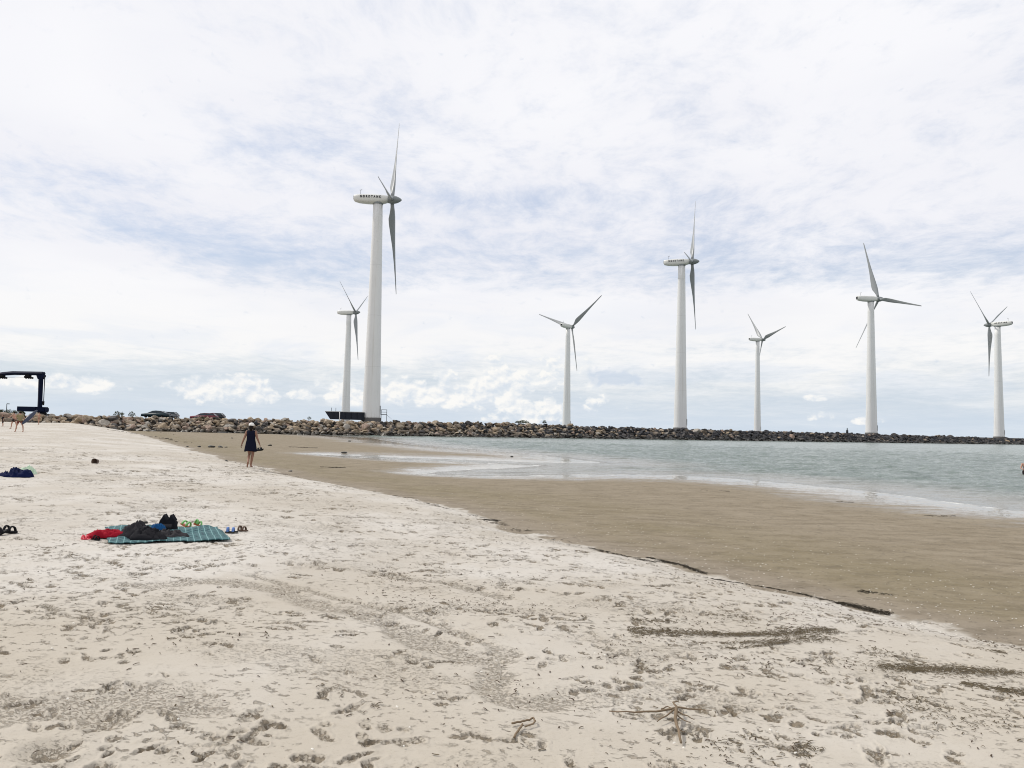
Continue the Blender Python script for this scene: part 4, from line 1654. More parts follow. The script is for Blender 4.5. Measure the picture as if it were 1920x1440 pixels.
            limb(b, [J['pelvis'] - Vector((.05, 0, -.05)), J['pelvis'] - Vector((.05, 0, .02))], [.118, .122])
            for S in 'RL':
                hp, kn = J['hip' + S], J['kn' + S]
                limb(b, [hp, hp.lerp(kn, .75)], [.108, .088])
            mesh_obj('shorts', remeshed(b, .011, 4, 'shorts'), mat, root)
        elif kind == 'trunks':
            limb(b, [J['pelvis'] + Vector((.05, 0, .03)), J['pelvis'] + Vector((.05, 0, -.03))], [.114, .116])
            limb(b, [J['pelvis'] - Vector((.05, 0, -.03)), J['pelvis'] - Vector((.05, 0, .03))], [.114, .116])
            for S in 'RL':
                hp, kn = J['hip' + S], J['kn' + S]
                limb(b, [hp, hp.lerp(kn, .3)], [.104, .092])
            mesh_obj('trunks', remeshed(b, .011, 4, 'trunks'), mat, root)
    return root


# the woman walking along the damp edge (seen from behind)
wp = ground_hit(468.5, 876.5)
W_POSE = dict(shR=(.165, 0, 1.375), elR=(.245, -.02, 1.13), wrR=(.315, .05, .92), shL=(-.165, 0, 1.375), elL=(-.25, -.05, 1.12), wrL=(-.335, -.02, .90),
              hipR=(.085, 0, .90), knR=(.075, .05, .49), anR=(.035, -.02, .085), toeR=(.05, .13, .025),
              hipL=(-.085, 0, .90), knL=(-.055, .06, .51), anL=(.005, -.30, .22), toeL=(-.035, -.24, .03))
woman = person(wp, 0.05, 1.68, W_POSE, 'person in a navy dress and white cap walking barefoot along the damp sand', M['skin_tan'],
               [('dress', M['dress'])], 'long', True, 0.0065)


def sandal(loc, rz, ln, sole, strap, label, group=None, name='sandal', tilt=(0, 0)):
    root = empty(name, loc, rz)
    root.rotation_euler = (tilt[0], tilt[1], rz)
    tag(root, label, 'sandal', group)
    b = bmesh.new()
    n = 22
    top, bot = [], []
    for k in range(n):
        a = 2 * PI * k / n
        x = ln * 0.5 * math.cos(a)
        wv = ln * (0.19 + 0.045 * math.cos(a)) * math.sin(a)
        top.append(b.verts.new((x, wv, ln * .10)))
        bot.append(b.verts.new((x, wv, 0)))
    b.faces.new(top)
    b.faces.new(bot[::-1])
    for k in range(n):
        b.faces.new((top[k], top[(k + 1) % n], bot[(k + 1) % n], bot[k]))
    bm_obj('sole', b, sole, root, smooth=False)
    b = bmesh.new()
    for x0, hgt, wd in ((ln * .18, ln * .30, ln * .20), (-ln * .22, ln * .34, ln * .16)):
        pts = [(x0 - ln * .05 * (1 - math.cos(a)), wd * math.cos(a), ln * .08 + hgt * math.sin(a)) for a in np.linspace(0, PI, 9)]
        tube(b, pts, ln * .045, 6, squash=(2.2, 1, 1))
    bm_obj('strap', b, strap, root)
    return root


hand = woman.matrix_basis @ Vector((.335, .08, .80))
s1 = sandal(hand + Vector((.02, 0, -.12)), 0.25, .25, M['black_rubber'], M['dark_steel'], 'dark sandal hanging from the right hand of the person in the navy dress', 'pair of sandals carried by the walking person')
s1.rotation_euler = (0.2, -0.25, 0.15)
s2 = sandal(hand + Vector((-.01, .05, -.135)), 0.25, .25, M['black_rubber'], M['dark_steel'], 'second sandal held behind the first by the person in the navy dress', 'pair of sandals carried by the walking person')
s2.rotation_euler = (0.5, -0.15, 0.3)

# bathers at the far left
pa = ground_hit(36, 810)
person(pa, 1.05, 1.76, dict(hipR=(.1, 0, .88), knR=(.11, -.26, .52), anR=(.11, -.36, .09), toeR=(.12, -.22, .03),
                            hipL=(-.1, 0, .88), knL=(-.10, .27, .49), anL=(-.10, .38, .08), toeL=(-.11, .53, .03),
                            elR=(.28, -.12, 1.12), wrR=(.34, .02, .92), elL=(-.26, .12, 1.16), wrL=(-.20, .34, 1.0)),
       'person in an olive shirt striding across the pale sand with a dark board', M['skin'], [('shirt', M['olive']), ('trunks', M['trunk_red'])], voxel=.009)
pb = ground_hit(25.5, 804)
person(pb, 1.3, 1.72, dict(knR=(.11, -.16, .50), anR=(.11, -.24, .09), knL=(-.10, .18, .49), anL=(-.10, .24, .08), elL=(-.28, .16, 1.2), wrL=(-.3, .36, 1.12)),
       'bare chested person with dark trunks walking left of the one in the olive shirt', M['skin'], [('trunks', M['trunk_dark'])], voxel=.010)
pc = ground_hit(72.5, 796.5)
person(pc, 3.0, 1.72, dict(knR=(.05, .05, .5), anR=(.03, -.05, .09), knL=(-.05, .1, .5), anL=(-.03, .0, .15), elR=(.30, .05, 1.22), wrR=(.42, .15, 1.36), elL=(-.3, .05, 1.2), wrL=(-.4, .2, 1.3)),
       'bare skinned person standing below the boat hoist beyond the dark board', M['skin'], [('trunks', M['skin_tan'])], voxel=.010)
pd = ground_hit(5, 799.5)
person(pd, 2.4, 1.32, {}, 'child sized person in black at the left edge of the beach', M['skin'], [('shirt', M['black_cloth']), ('shorts', M['black_cloth'])], voxel=.010)
# bather in the sea at the right edge
pe = plane_pt(1923.5, 889, 0.0)
person((pe.x, pe.y, -0.78), 2.7, 1.74, dict(elR=(.27, .10, 1.14), wrR=(.20, .30, 1.05), elL=(-.27, .10, 1.14), wrL=(-.2, .3, 1.05)),
       'bather wading in the sea at the right edge', M['skin'], [('trunks', M['trunk_dark'])], voxel=.010)

# the dark board
b = bmesh.new()
n = 20
L, Wd, Th = 2.2, 0.17, 0.14
rows = []
for i in range(n + 1):
    f = i / n
    wv = Wd * (max(0.0, math.sin(PI * min(1, max(0, f * .94 + .03)))) ** 0.55)
    zc = 0.10 * (f - .4) ** 2
    rows.append([b.verts.new((L * (f - .5), wv * math.cos(a), zc + Th * .5 * math.sin(a) * (wv / Wd + .1))) for a in np.linspace(0, 2 * PI, 14, endpoint=False)])
for i in range(n):
    for k in range(14):
        b.faces.new((rows[i][k], rows[i][(k + 1) % 14], rows[i + 1][(k + 1) % 14], rows[i + 1][k]))
b.faces.new(rows[0][::-1])
b.faces.new(rows[-1])
brd = bm_obj('board', b, M['board'])
q0, q1 = depth_pt(45, 792, pa.y - 0.1), depth_pt(67, 772, pa.y + 1.3)
dv = (q1 - q0).normalized()
uu, vv = frame_of(dv)
brd.matrix_basis = Matrix.Translation((q0 + q1) / 2) @ Matrix((dv, (uu * 0.5 + vv).normalized(), dv.cross((uu * 0.5 + vv).normalized()))).transposed().to_4x4()
tag(brd, 'dark blue board carried tilted beside the person in the olive shirt', 'board')


# ------------------------------------------------------------------ beach things
def heap(name, px, py, w, d, h, mat, label, cat, seed, rz=0.0, folds=5.0, group=None, lift=0.0, z=None):
    """crumpled cloth: a thick wrinkled sheet with an irregular outline"""
    g = ground_hit(px, py)
    rr = random.Random(seed)
    N, Mr = 46, 16
    b = bmesh.new()
    ph = [rr.uniform(0, 6.28) for _ in range(8)]
    rows = []
    from mathutils import noise as mn
    off = Vector((seed * 3.1, seed * 1.7, 0))
    for i in range(Mr + 1):
        f = i / Mr
        row = []
        for k in range(N):
            a = 2 * PI * k / N
            out = 1 + .18 * math.sin(2 * a + ph[0]) + .13 * math.sin(3 * a + ph[1]) + .08 * math.sin(5 * a + ph[2]) + .05 * math.sin(9 * a + ph[3])
            x, y = w * .5 * f * out * math.cos(a), d * .5 * f * out * math.sin(a)
            pv = Vector((x / w * folds, y / d * folds, 0)) + off
            rid = 1 - abs(2 * mn.noise(pv)) * 1.2
            rid2 = 1 - abs(2 * mn.noise(pv * 2.3 + Vector((4, 4, 4))))
            env = (1 - f ** 3) ** .7
            zz = h * env * (.30 + .55 * rid + .12 * rid2 + .35 * mn.noise(pv * .6))
            row.append(b.verts.new((x, y, max(0.004, zz))))
        rows.append(row)
    for i in range(1, Mr):
        for k in range(N):
            b.faces.new((rows[i][k], rows[i][(k + 1) % N], rows[i + 1][(k + 1) % N], rows[i + 1][k]))
    for k in range(N):
        b.faces.new((rows[1][k], rows[1][(k + 1) % N], rows[0][0]))
    # turned-in hem
    hem = [b.verts.new((v.co.x * .96, v.co.y * .96, -.02)) for v in rows[Mr]]
    for k in range(N):
        b.faces.new((rows[Mr][k], rows[Mr][(k + 1) % N], hem[(k + 1) % N], hem[k]))
    bmesh.ops.delete(b, geom=[v for v in b.verts if not v.link_faces], context='VERTS')
    o = bm_obj(name, b, mat)
    o.location = (g.x, g.y, (g.z if z is None else z) + lift)
    o.rotation_euler = (0, 0, rz)
    tag(o, label, cat, group)
    return o


def mat_blanket():
    m, nb, b = new_mat('teal_patterned_blanket')
    o = nb.obj()
    x, y, z = nb.xyz(o)
    u = nb.m('ADD', nb.m('MULTIPLY', x, 11.0), nb.m('MULTIPLY', y, 5.0))
    v = nb.m('SUBTRACT', nb.m('MULTIPLY', y, 13.0), nb.m('MULTIPLY', x, 2.0))
    fu = nb.m('ABSOLUTE', nb.m('SUBTRACT', nb.m('FRACT', u), 0.5))
    fv = nb.m('ABSOLUTE', nb.m('SUBTRACT', nb.m('FRACT', v), 0.5))
    line = nb.m('MAXIMUM', nb.ss(0.40, 0.47, fu), nb.m('MULTIPLY', nb.ss(0.40, 0.47, fv), 0.8))
    dark = nb.ss(0.30, 0.12, nb.m('ADD', fu, fv))
    c = nb.mix(nb.noise(o, 6, 4, .6), (0.016, 0.068, 0.080), (0.028, 0.100, 0.108))
    c = nb.mix(nb.m('MULTIPLY', line, 0.7), c, (0.20, 0.36, 0.36))
    c = nb.mix(nb.m('MULTIPLY', dark, 0.9), c, (0.008, 0.030, 0.045))
    nb.put(b.inputs['Base Color'], c)
    b.inputs['Roughness'].default_value = 0.9
    nb.put(b.inputs['Normal'], nb.bump(nb.noise(o, 60, 3, .6), .3, .004))
    return m


def build_blanket():
    from mathutils import noise as mn
    corners = [ground_hit(203, 1021), ground_hit(432, 1016), ground_hit(408, 991), ground_hit(196, 992)]
    c = sum(corners, Vector()) / 4
    b = bmesh.new()
    N = 60
    grid = []
    for j in range(N + 1):
        row = []
        for i in range(N + 1):
            s, t_ = i / N, j / N
            p = corners[0].lerp(corners[1], s).lerp(corners[3].lerp(corners[2], s), t_)
            e = Vector((mn.noise(Vector((s * 3, t_ * 3, 1))), mn.noise(Vector((s * 3, t_ * 3, 9))), 0)) * .07
            z = .012 + .060 * max(0, mn.noise(Vector((p.x * 3.0, p.y * 2.2, 3)))) + .02 * abs(mn.noise(Vector((p.x * 8, p.y * 8, 7))))
            q = p + e
            row.append(b.verts.new((q.x - c.x, q.y - c.y, gh(q.x, q.y) - c.z + z)))
        grid.append(row)
    for j in range(N):
        for i in range(N):
            b.faces.new((grid[j][i], grid[j][i + 1], grid[j + 1][i + 1], grid[j + 1][i]))
    o = bm_obj('blanket', b, mat_blanket())
    sm = o.modifiers.new('s', 'SOLIDIFY')
    sm.thickness = 0.010
    o.location = c
    tag(o, 'teal patterned beach blanket spread on the pale sand under clothes', 'blanket')
    return c


bc = build_blanket()
BZ = bc.z + 0.03
heap('towel', 203, 1009, .42, .28, .09, M['red_cloth'], 'crumpled red towel on the left end of the teal blanket', 'towel', 3, .2, z=BZ)
heap('jacket', 272, 1013, .66, .36, .14, M['black_cloth'], 'black crumpled jacket along the front of the teal blanket', 'jacket', 5, .05, folds=8.0, z=BZ)
heap('trousers', 316, 1011, .44, .26, .11, M['charcoal_cloth'], 'charcoal crumpled trousers near the middle of the teal blanket', 'trousers', 8, -.2, z=BZ)
heap('pullover', 257, 1001, .34, .24, .15, M['charcoal_cloth'], 'dark bunched pullover at the back of the teal blanket', 'pullover', 12, .4, z=BZ)
heap('towel', 294, 1000, .19, .14, .08, M['blue_cloth'], 'small bright blue cloth between the dark clothes and the black bag', 'towel', 15, .0, z=BZ + .03)


def build_bag():
    g = ground_hit(315, 995)
    root = empty('bag', (g.x, g.y, g.z + .02), .1)
    tag(root, 'black open bag standing at the back edge of the teal blanket', 'bag')
    from mathutils import noise as mn
    b = bmesh.new()
    bmesh.ops.create_cube(b, size=1.0)
    bmesh.ops.subdivide_edges(b, edges=b.edges[:], cuts=7, use_grid_fill=True)
    for v in b.verts:
        x, y, z = v.co
        r = max(abs(x), abs(y)) * 2
        k = 1 - .18 * max(0, z + .1)
        X = x * .245 * k * (1 - .12 * (abs(y) * 2) ** 2)
        Y = y * .15 * k * (1 - .12 * (abs(x) * 2) ** 2)
        hump = .13 + .085 * math.exp(-((abs(x) - .25) / .15) ** 2)
        zt = (z + .5) * hump
        nn = mn.noise(Vector((x * 4, y * 4, z * 4)))
        v.co = (X + .012 * nn, Y + .010 * nn, zt + .008 * nn)
    bm_obj('body', b, M['black_cloth'], root)
    b = bmesh.new()
    box(b, (0, -.078, .05), (.16, .02, .07))
    bmesh.ops.bevel(b, geom=b.edges[:], offset=.008, segments=2, affect='EDGES')
    bm_obj('pocket', b, M['charcoal_cloth'], root)


build_bag()
SG = 'pair of green and orange sandals'
g = ground_hit(347, 988)
sandal(g + Vector((0, 0, .01)), 2.7, .20, M['orange_sole'], M['green_strap'], 'left green and orange sandal behind the teal blanket', SG, tilt=(.2, -.3))
g = ground_hit(371, 987.5)
sandal(g + Vector((0, 0, .01)), 1.2, .20, M['orange_sole'], M['green_strap'], 'right green and orange sandal behind the teal blanket, turned away', SG, tilt=(.1, .35))
g = ground_hit(434, 1000)
sandal(g + Vector((0, 0, .01)), .4, .18, M['black_rubber'], M['blue_strap'], 'black sandal with a blue strap right of the teal blanket')
g = ground_hit(455, 997)
sandal(g + Vector((0, 0, .01)), -.2, .17, M['brown_strap'], M['brown_strap'], 'brown strappy sandal farthest right of the teal blanket')
g = ground_hit(161, 1012)
sandal(g + Vector((0, 0, .005)), .1, .13, M['pink'], M['pink'], 'small pink sandal left of the red towel')
g = ground_hit(181, 1013)
sandal(g + Vector((0, 0, .005)), -.5, .13, M['black_rubber'], M['black_rubber'], 'black sandal between the pink sandal and the red towel')
heap('jacket', 33, 894, .62, .50, .24, M['navy_cloth'], 'navy blue crumpled jacket lying alone on the pale sand at the left', 'jacket', 21, 0.1)
heap('towel', 50, 889, .42, .40, .22, M['mint_cloth'], 'pale green and white towel behind the navy jacket', 'towel', 24, -.3)
g = ground_hit(5, 1004)
sandal(g + Vector((-.03, 0, .01)), .9, .22, M['black_rubber'], M['black_cloth'], 'black sandal cut by the left edge of the picture', 'pair of black sandals at the left edge', tilt=(.0, -.5))
g = ground_hit(19, 1000)
sandal(g + Vector((0, 0, .01)), -.2, .22, M['black_rubber'], M['black_cloth'], 'black sandal pointing right beside the one at the left edge', 'pair of black sandals at the left edge')
# bucket lying on its side
g = ground_hit(182, 869)
root = empty('bucket', (g.x, g.y, g.z + .07), -PI / 2)
tag(root, 'small dark bucket lying on its side on the pale sand', 'bucket')
b = bmesh.new()
lathe(b, [(.065, 0), (.075, .01), (.098, .17), (.105, .18), (.095, .175), (.070, .02), (.002, .02)], 20, cap1=True)
bmesh.ops.rotate(b, verts=b.verts, cent=(0, 0, 0), matrix=Matrix.Rotation(PI / 2, 3, 'Y'))
bm_obj('pail', b, M['brown_strap'], root)
b = bmesh.new()
tube(b, [(.16 + .03 * math.sin(a), .1 * math.cos(a), .1 * math.sin(a)) for a in np.linspace(0.1, PI - .1, 10)], .007, 6)
bm_obj('handle', b, M['black_rubber'], root)


# driftwood twigs in the foreground
def twig(name, runs, label, mat):
    root = None
    b = bmesh.new()
    c = ground_hit(*runs[0][0][0][:2])
    for pts, r0, r1 in runs:
        P3 = []
        for q in pts:
            g = ground_hit(q[0], q[1])
            lift = q[2] if len(q) > 2 else 0.02
            P3.append(Vector((g.x - c.x, g.y - c.y, g.z - c.z + lift)))
        # bend each run a little
        fin = []
        for a_, b_ in zip(P3[:-1], P3[1:]):
            for k in range(3):
                f = k / 3
                fin.append(a_.lerp(b_, f) + Vector((random.gauss(0, .0012), random.gauss(0, .003), random.gauss(0, .001))))
        fin.append(P3[-1])
        rr = [r0 + (r1 - r0) * i / (len(fin) - 1) for i in range(len(fin))]
        tube(b, fin, rr, 7)
    o = bm_obj(name, b, mat)
    o.location = c
    tag(o, label, 'driftwood')
    return o


twig('driftwood', [([(1268, 1344, .05), (1266, 1360, .04), (1272, 1380, .03), (1277, 1398, .015)], .011, .006),
                   ([(1268, 1344, .05), (1230, 1344, .03), (1190, 1346, .03), (1142, 1340, .02)], .007, .003),
                   ([(1268, 1343, .05), (1300, 1344, .04), (1334, 1342, .03)], .006, .002),
                   ([(1266, 1345, .05), (1250, 1352, .03), (1232, 1360, .02)], .005, .003),
                   ([(1268, 1343, .05), (1262, 1337, .06), (1272, 1331, .05)], .006, .003),
                   ([(1270, 1348, .04), (1285, 1352, .03), (1302, 1356, .02)], .005, .002),
                   ([(1270, 1351, .03), (1283, 1358, .02), (1295, 1360, .015)], .004, .002),
                   ([(1240, 1340, .03), (1252, 1334, .03), (1262, 1340, .03)], .004, .003),
                   ([(1272, 1375, .02), (1284, 1378, .015)], .003, .002)],
     'branched bleached twig with a root knot lying in the foreground sand', M['twig'])
twig('driftwood', [([(959, 1363, .02), (975, 1360, .02), (988, 1359, .025), (1000, 1356, .03), (1003, 1362, .03), (1000, 1365, .02), (984, 1370, .02)], .0055, .0045),
                   ([(980, 1366, .025), (974, 1374, .02), (967, 1382, .015), (964, 1388, .015)], .006, .006)],
     'short forked twig in the foreground sand, left of the branched one', M['twig'])


# ------------------------------------------------------------------ seaweed, litter and shells (uncountable)
def strips(name, specs, mat, label):
    """specs: list of (x, y, z, len, width, angle, curl, lift)"""
    V, Fc = [], []
    k = 0
    for x, y, z, L, w, an, cu, lf in specs:
        n = 5
        px_, py_, a = x, y, an
        for i in range(n):
            f = i / (n - 1)
            ww = w * (0.35 + 0.65 * math.sin(PI * (0.12 + 0.76 * f)))
            nx, ny = -math.sin(a), math.cos(a)
            zz = z + lf * math.sin(PI * f)
            V += [(px_ + nx * ww, py_ + ny * ww, zz), (px_ - nx * ww, py_ - ny * ww, zz), (px_, py_, zz + w * 0.6)]
            px_ += math.cos(a) * L / (n - 1)
            py_ += math.sin(a) * L / (n - 1)
            a += cu / (n - 1)
            if i < n - 1:
                b0 = k + i * 3
                for u, v in ((0, 1), (1, 2), (2, 0)):
                    Fc.append((b0 + u, b0 + v, b0 + 3 + v, b0 + 3 + u))
        k += n * 3
    me = np_mesh(name, np.array(V), np.array(Fc), smooth=False)
    o = mesh_obj(name, me, mat)
    tag(o, label, 'seaweed', kind='stuff')
    return o


def along(pix, spread, count, L, w, z0=0.003, zs=0.007, gap=0.0, seed=0, dirjit=0.7):
    rr = random.Random(seed)
    pl = [Vector((*q, 0)) for q in path_pts(pix)]
    seg = [(b_ - a_).length for a_, b_ in zip(pl[:-1], pl[1:])]
    tot = sum(seg)
    out = []
    xs, ys = [], []
    tmp = []
    for _ in range(count):
        s = rr.uniform(0, tot)
        s0 = s
        if gap and (math.sin(s * 2.1 + seed) + math.sin(s * 5.3 + 1.3 * seed) * .8 + rr.gauss(0, .4)) < gap:
            continue
        i = 0
        while i < len(seg) - 1 and s > seg[i]:
            s -= seg[i]
            i += 1
        d = (pl[i + 1] - pl[i]).normalized()
        p = pl[i] + d * s + Vector((-d.y, d.x, 0)) * rr.gauss(0, spread) * (0.5 + 0.8 * abs(math.sin(s0 * 1.7 + seed)))
        tmp.append((p.x, p.y, L * rr.uniform(.35, 1.3), w * rr.uniform(.5, 1.4), math.atan2(d.y, d.x) + rr.gauss(0, dirjit), rr.gauss(0, 1.2), rr.uniform(0, zs)))
    if not tmp:
        return []
    hx = base_terrain(np.array([q[0] for q in tmp]), np.array([q[1] for q in tmp]))[0]
    return [(q[0], q[1], h + z0, q[2], q[3], q[4], q[5], q[6]) for q, h in zip(tmp, hx)]


wr = []
wr += along([(430, 866), (520, 885), (600, 903), (690, 920), (760, 933)], .10, 180, .14, .008, gap=.2, seed=1)
wr += along([(760, 932), (840, 955), (900, 970), (960, 990), (1010, 1003)], .08, 260, .11, .007, gap=.1, seed=2)
wr += along([(1010, 1003), (1100, 1026), (1200, 1050), (1250, 1055)], .05, 260, .09, .006, gap=.1, seed=3)
wr += along([(1210, 1045), (1280, 1060), (1320, 1076)], .012, 230, .09, .006, seed=4, dirjit=.3)
wr += along([(1305, 1080), (1390, 1094), (1460, 1106), (1500, 1114)], .008, 260, .06, .0048, gap=-.1, seed=5, dirjit=.3)
wr += along([(1500, 1114), (1570, 1130), (1600, 1138)], .02, 90, .06, .005, gap=.2, seed=6)
wr += along([(1568, 1130), (1610, 1138), (1665, 1152)], .035, 330, .05, .005, zs=.010, seed=7, dirjit=.5)
wr += along([(905, 974), (930, 976)], .02, 90, .10, .010, seed=8, dirjit=.3)
strips('seaweed', wr, M['seaweed'], 'thin line of black seaweed along the edge of the pale sand')
pt = []
pt += along([(1175, 1182), (1260, 1186), (1370, 1190), (1460, 1189), (1560, 1180)], .062, 2600, .026, .0028, zs=.003, gap=-1.5, seed=11, dirjit=.35)
pt += along([(1280, 1204), (1370, 1206), (1450, 1203), (1560, 1196)], .045, 900, .026, .0026, zs=.003, gap=-.5, seed=12, dirjit=.3)
pt += along([(1350, 1218), (1420, 1212), (1480, 1204)], .014, 160, .06, .0025, gap=-.3, seed=13, dirjit=.3)
pt += along([(1690, 1252), (1790, 1257), (1940, 1263)], .062, 1500, .026, .0028, zs=.003, gap=-.4, seed=14, dirjit=.4)
pt += along([(1640, 1248), (1720, 1256)], .06, 200, .04, .003, gap=-.5, seed=15, dirjit=.3)
pt += along([(1800, 1280), (1880, 1296), (1930, 1300)], .05, 220, .05, .0032, gap=0, seed=16)
pt += along([(1680, 1200), (1760, 1206), (1880, 1224)], .05, 260, .05, .003, gap=0.1, seed=17)
pt += along([(1480, 1398), (1520, 1404), (1540, 1410)], .07, 70, .03, .003, seed=18)
for a_, n_, sp_ in (([(1180, 1160), (1240, 1168), (1260, 1165)], 160, .04), ([(1230, 1140), (1330, 1150), (1420, 1160)], 200, .12), ([(1600, 1215), (1720, 1236)], 160, .08), ([(1340, 1385), (1460, 1425)], 100, .16),
                     ([(1640, 1300), (1760, 1330), (1880, 1370)], 260, .14), ([(1110, 1300), (1150, 1318), (1090, 1330)], 160, .05), ([(1380, 1225), (1560, 1240), (1700, 1262)], 200, .08), ([(700, 1075), (960, 1130)], 300, .3)):
    pt += along(a_, sp_, n_, .028, .0028, gap=-.6, seed=int(a_[0][0]))
strips('seaweed', pt, M['weed_green'], 'bands of dull green and brown seaweed on the pale sand at the right')
pw = []
pw += along([(1605, 1108), (1640, 1112), (1700, 1119)], .05, 200, .045, .004, gap=-.1, seed=21, dirjit=.4)
pw += along([(1272, 917), (1310, 920), (1365, 921)], .14, 150, .10, .008, gap=-.1, seed=22, dirjit=.4)
pw += along([(1565, 940), (1600, 943)], .10, 30, .09, .007, seed=23, dirjit=.3)
pw += along([(1730, 967), (1790, 968)], .10, 50, .09, .007, seed=24, dirjit=.3)
pw += along([(540, 838), (590, 840)], .15, 40, .4, .03, seed=25, dirjit=.3)
pw += along([(600, 876), (640, 877)], .1, 40, .3, .02, seed=26, dirjit=.3)
pw += along([(205, 806), (300, 820), (345, 830)], .25, 120, .5, .05, gap=.1, seed=27, dirjit=.3)
pw += along([(260, 808), (320, 813), (330, 816)], .2, 60, .4, .04, gap=.1, seed=28, dirjit=.3)
strips('seaweed', pw, M['seaweed'], 'scattered dark seaweed patches on the damp sand flat')

# crumbs, sticks and dried weed strewn over the dry sand
lit_d, lit_b = [], []
cand = []
rr = random.Random(77)
for _ in range(46000):
    a = math.radians(rr.uniform(-39, 36))
    q = 2.6 * (17.0 ** rr.random())
    cand.append((q * math.sin(a), q * math.cos(a)))
cx = np.array([c_[0] for c_ in cand])
cy = np.array([c_[1] for c_ in cand])
hh, dd_, _ = base_terrain(cx, cy)
den = sstep(.50, .74, fbm(cx * .9, cy * 1.3, 4, 300)) * 0.85 + .05
den = den * np.where(cx > -0.5, 1.0, 0.55) * np.clip(7.5 / np.hypot(cx, cy), .25, 1.1)
ok = (dd_ > .1) & (rng.random(len(cx)) < den * .75)
for x_, y_, z_ in zip(cx[ok], cy[ok], hh[ok]):
    q = math.hypot(x_, y_)
    sc_ = rr.uniform(.4, 1.3) * (1 + q * .03)
    it = (x_, y_, z_ + .004, .022 * sc_ * (rr.random() * 1.3 + .35), .0036 * sc_, rr.uniform(0, 6.28), rr.gauss(0, .6), rr.uniform(0, .008))
    (lit_d if rr.random() < .6 else lit_b).append(it)
strips('beach_litter', lit_d, M['twig_dark'], 'dark crumbs of dried seaweed strewn over the pale sand')
strips('beach_litter', lit_b, M['weed_green'], 'brown crumbs of dried seaweed strewn over the pale sand')
sh = []
for _ in range(5200):
    a = math.radians(rr.uniform(-6, 36))
    q = 4.0 * (8.0 ** rr.random())
    sh.append((q * math.sin(a), q * math.cos(a)))
sx_ = np.array([c_[0] for c_ in sh])
sy_ = np.array([c_[1] for c_ in sh])
hh, dd_, dw_ = base_terrain(sx_, sy_)
ok = (dd_ < .3) & (dd_ > -6) & (dw_ > 1.0) & (rng.random(len(sx_)) < np.exp(dd_ / 3.2))
specs = [(x_, y_, z_ + .004, .022 * rr.uniform(.4, 1.4), .004 * rr.uniform(.5, 1.4), rr.uniform(0, 6.28), 0.3, .004) for x_, y_, z_ in zip(sx_[ok], sy_[ok], hh[ok])]
for _ in range(60):
    a = math.radians(rr.uniform(-34, 30))
    q = 2.8 * (4.0 ** rr.random())
    x_, y_ = q * math.sin(a), q * math.cos(a)
    specs.append((x_, y_, gh(x_, y_) + .008, .016 * rr.uniform(.5, 1.3), .006, rr.uniform(0, 6.28), .3, .004))
o = strips('shells', specs, M['shell'], 'white shell fragments scattered over the damp sand')
o['category'] = 'shells'

# ------------------------------------------------------------------ sky and light
SUN_AZ, SUN_EL = math.radians(-68), math.radians(48)      # azimuth clockwise from +Y
w = bpy.data.worlds.new('World')
SC.world = w
w.use_nodes = True
nt = w.node_tree
nt.nodes.clear()
nb = NB(nt)
out = nt.nodes.new('ShaderNodeOutputWorld')
bg = nt.nodes.new('ShaderNodeBackground')
nt.links.new(bg.outputs[0], out.inputs[0])
sky = nt.nodes.new('ShaderNodeTexSky')
sky.sky_type = 'NISHITA'
sky.sun_disc = False
sky.sun_elevation = SUN_EL
sky.sun_rotation = SUN_AZ
sky.air_density = 1.0
sky.dust_density = 1.6
sky.ozone_density = 1.0
SKY_S = 0.10
dirv = nt.nodes.new('ShaderNodeTexCoord').outputs['Generated']
dx, dy, dz = nb.xyz(dirv)
zc = nb.m('MAXIMUM', dz, 0.0)
el = nb.m('ARCSINE', nb.m('MINIMUM', zc, 1.0))
azm = nb.m('ARCTAN2', dx, dy)
den = nb.m('ADD', zc, 0.10)
u = nb.m('DIVIDE', dx, den)
v = nb.m('DIVIDE', dy, den)


def azel(px, py):
    d = ray(px, py).normalized()
    return math.atan2(d.x, d.y), math.asin(d.z)


def gauss(px, py, rx, ry, wt, tilt=0.0):
    a0, e0 = azel(px, py)
    da = nb.m('SUBTRACT', azm, a0)
    de = nb.m('SUBTRACT', el, e0)
    if tilt:
        de = nb.m('ADD', de, nb.m('MULTIPLY', da, tilt))
    qa = nb.m('MULTIPLY', da, F / rx)
    qe = nb.m('MULTIPLY', de, F / ry)
    s = nb.m('ADD', nb.m('MULTIPLY', qa, qa), nb.m('MULTIPLY', qe, qe))
    return nb.m('MULTIPLY', nb.m('EXPONENT', nb.m('MULTIPLY', s, -1.0)), wt)


def total(lst):
    acc = lst[0]
    for q in lst[1:]:
        acc = nb.m('ADD', acc, q)
    return acc


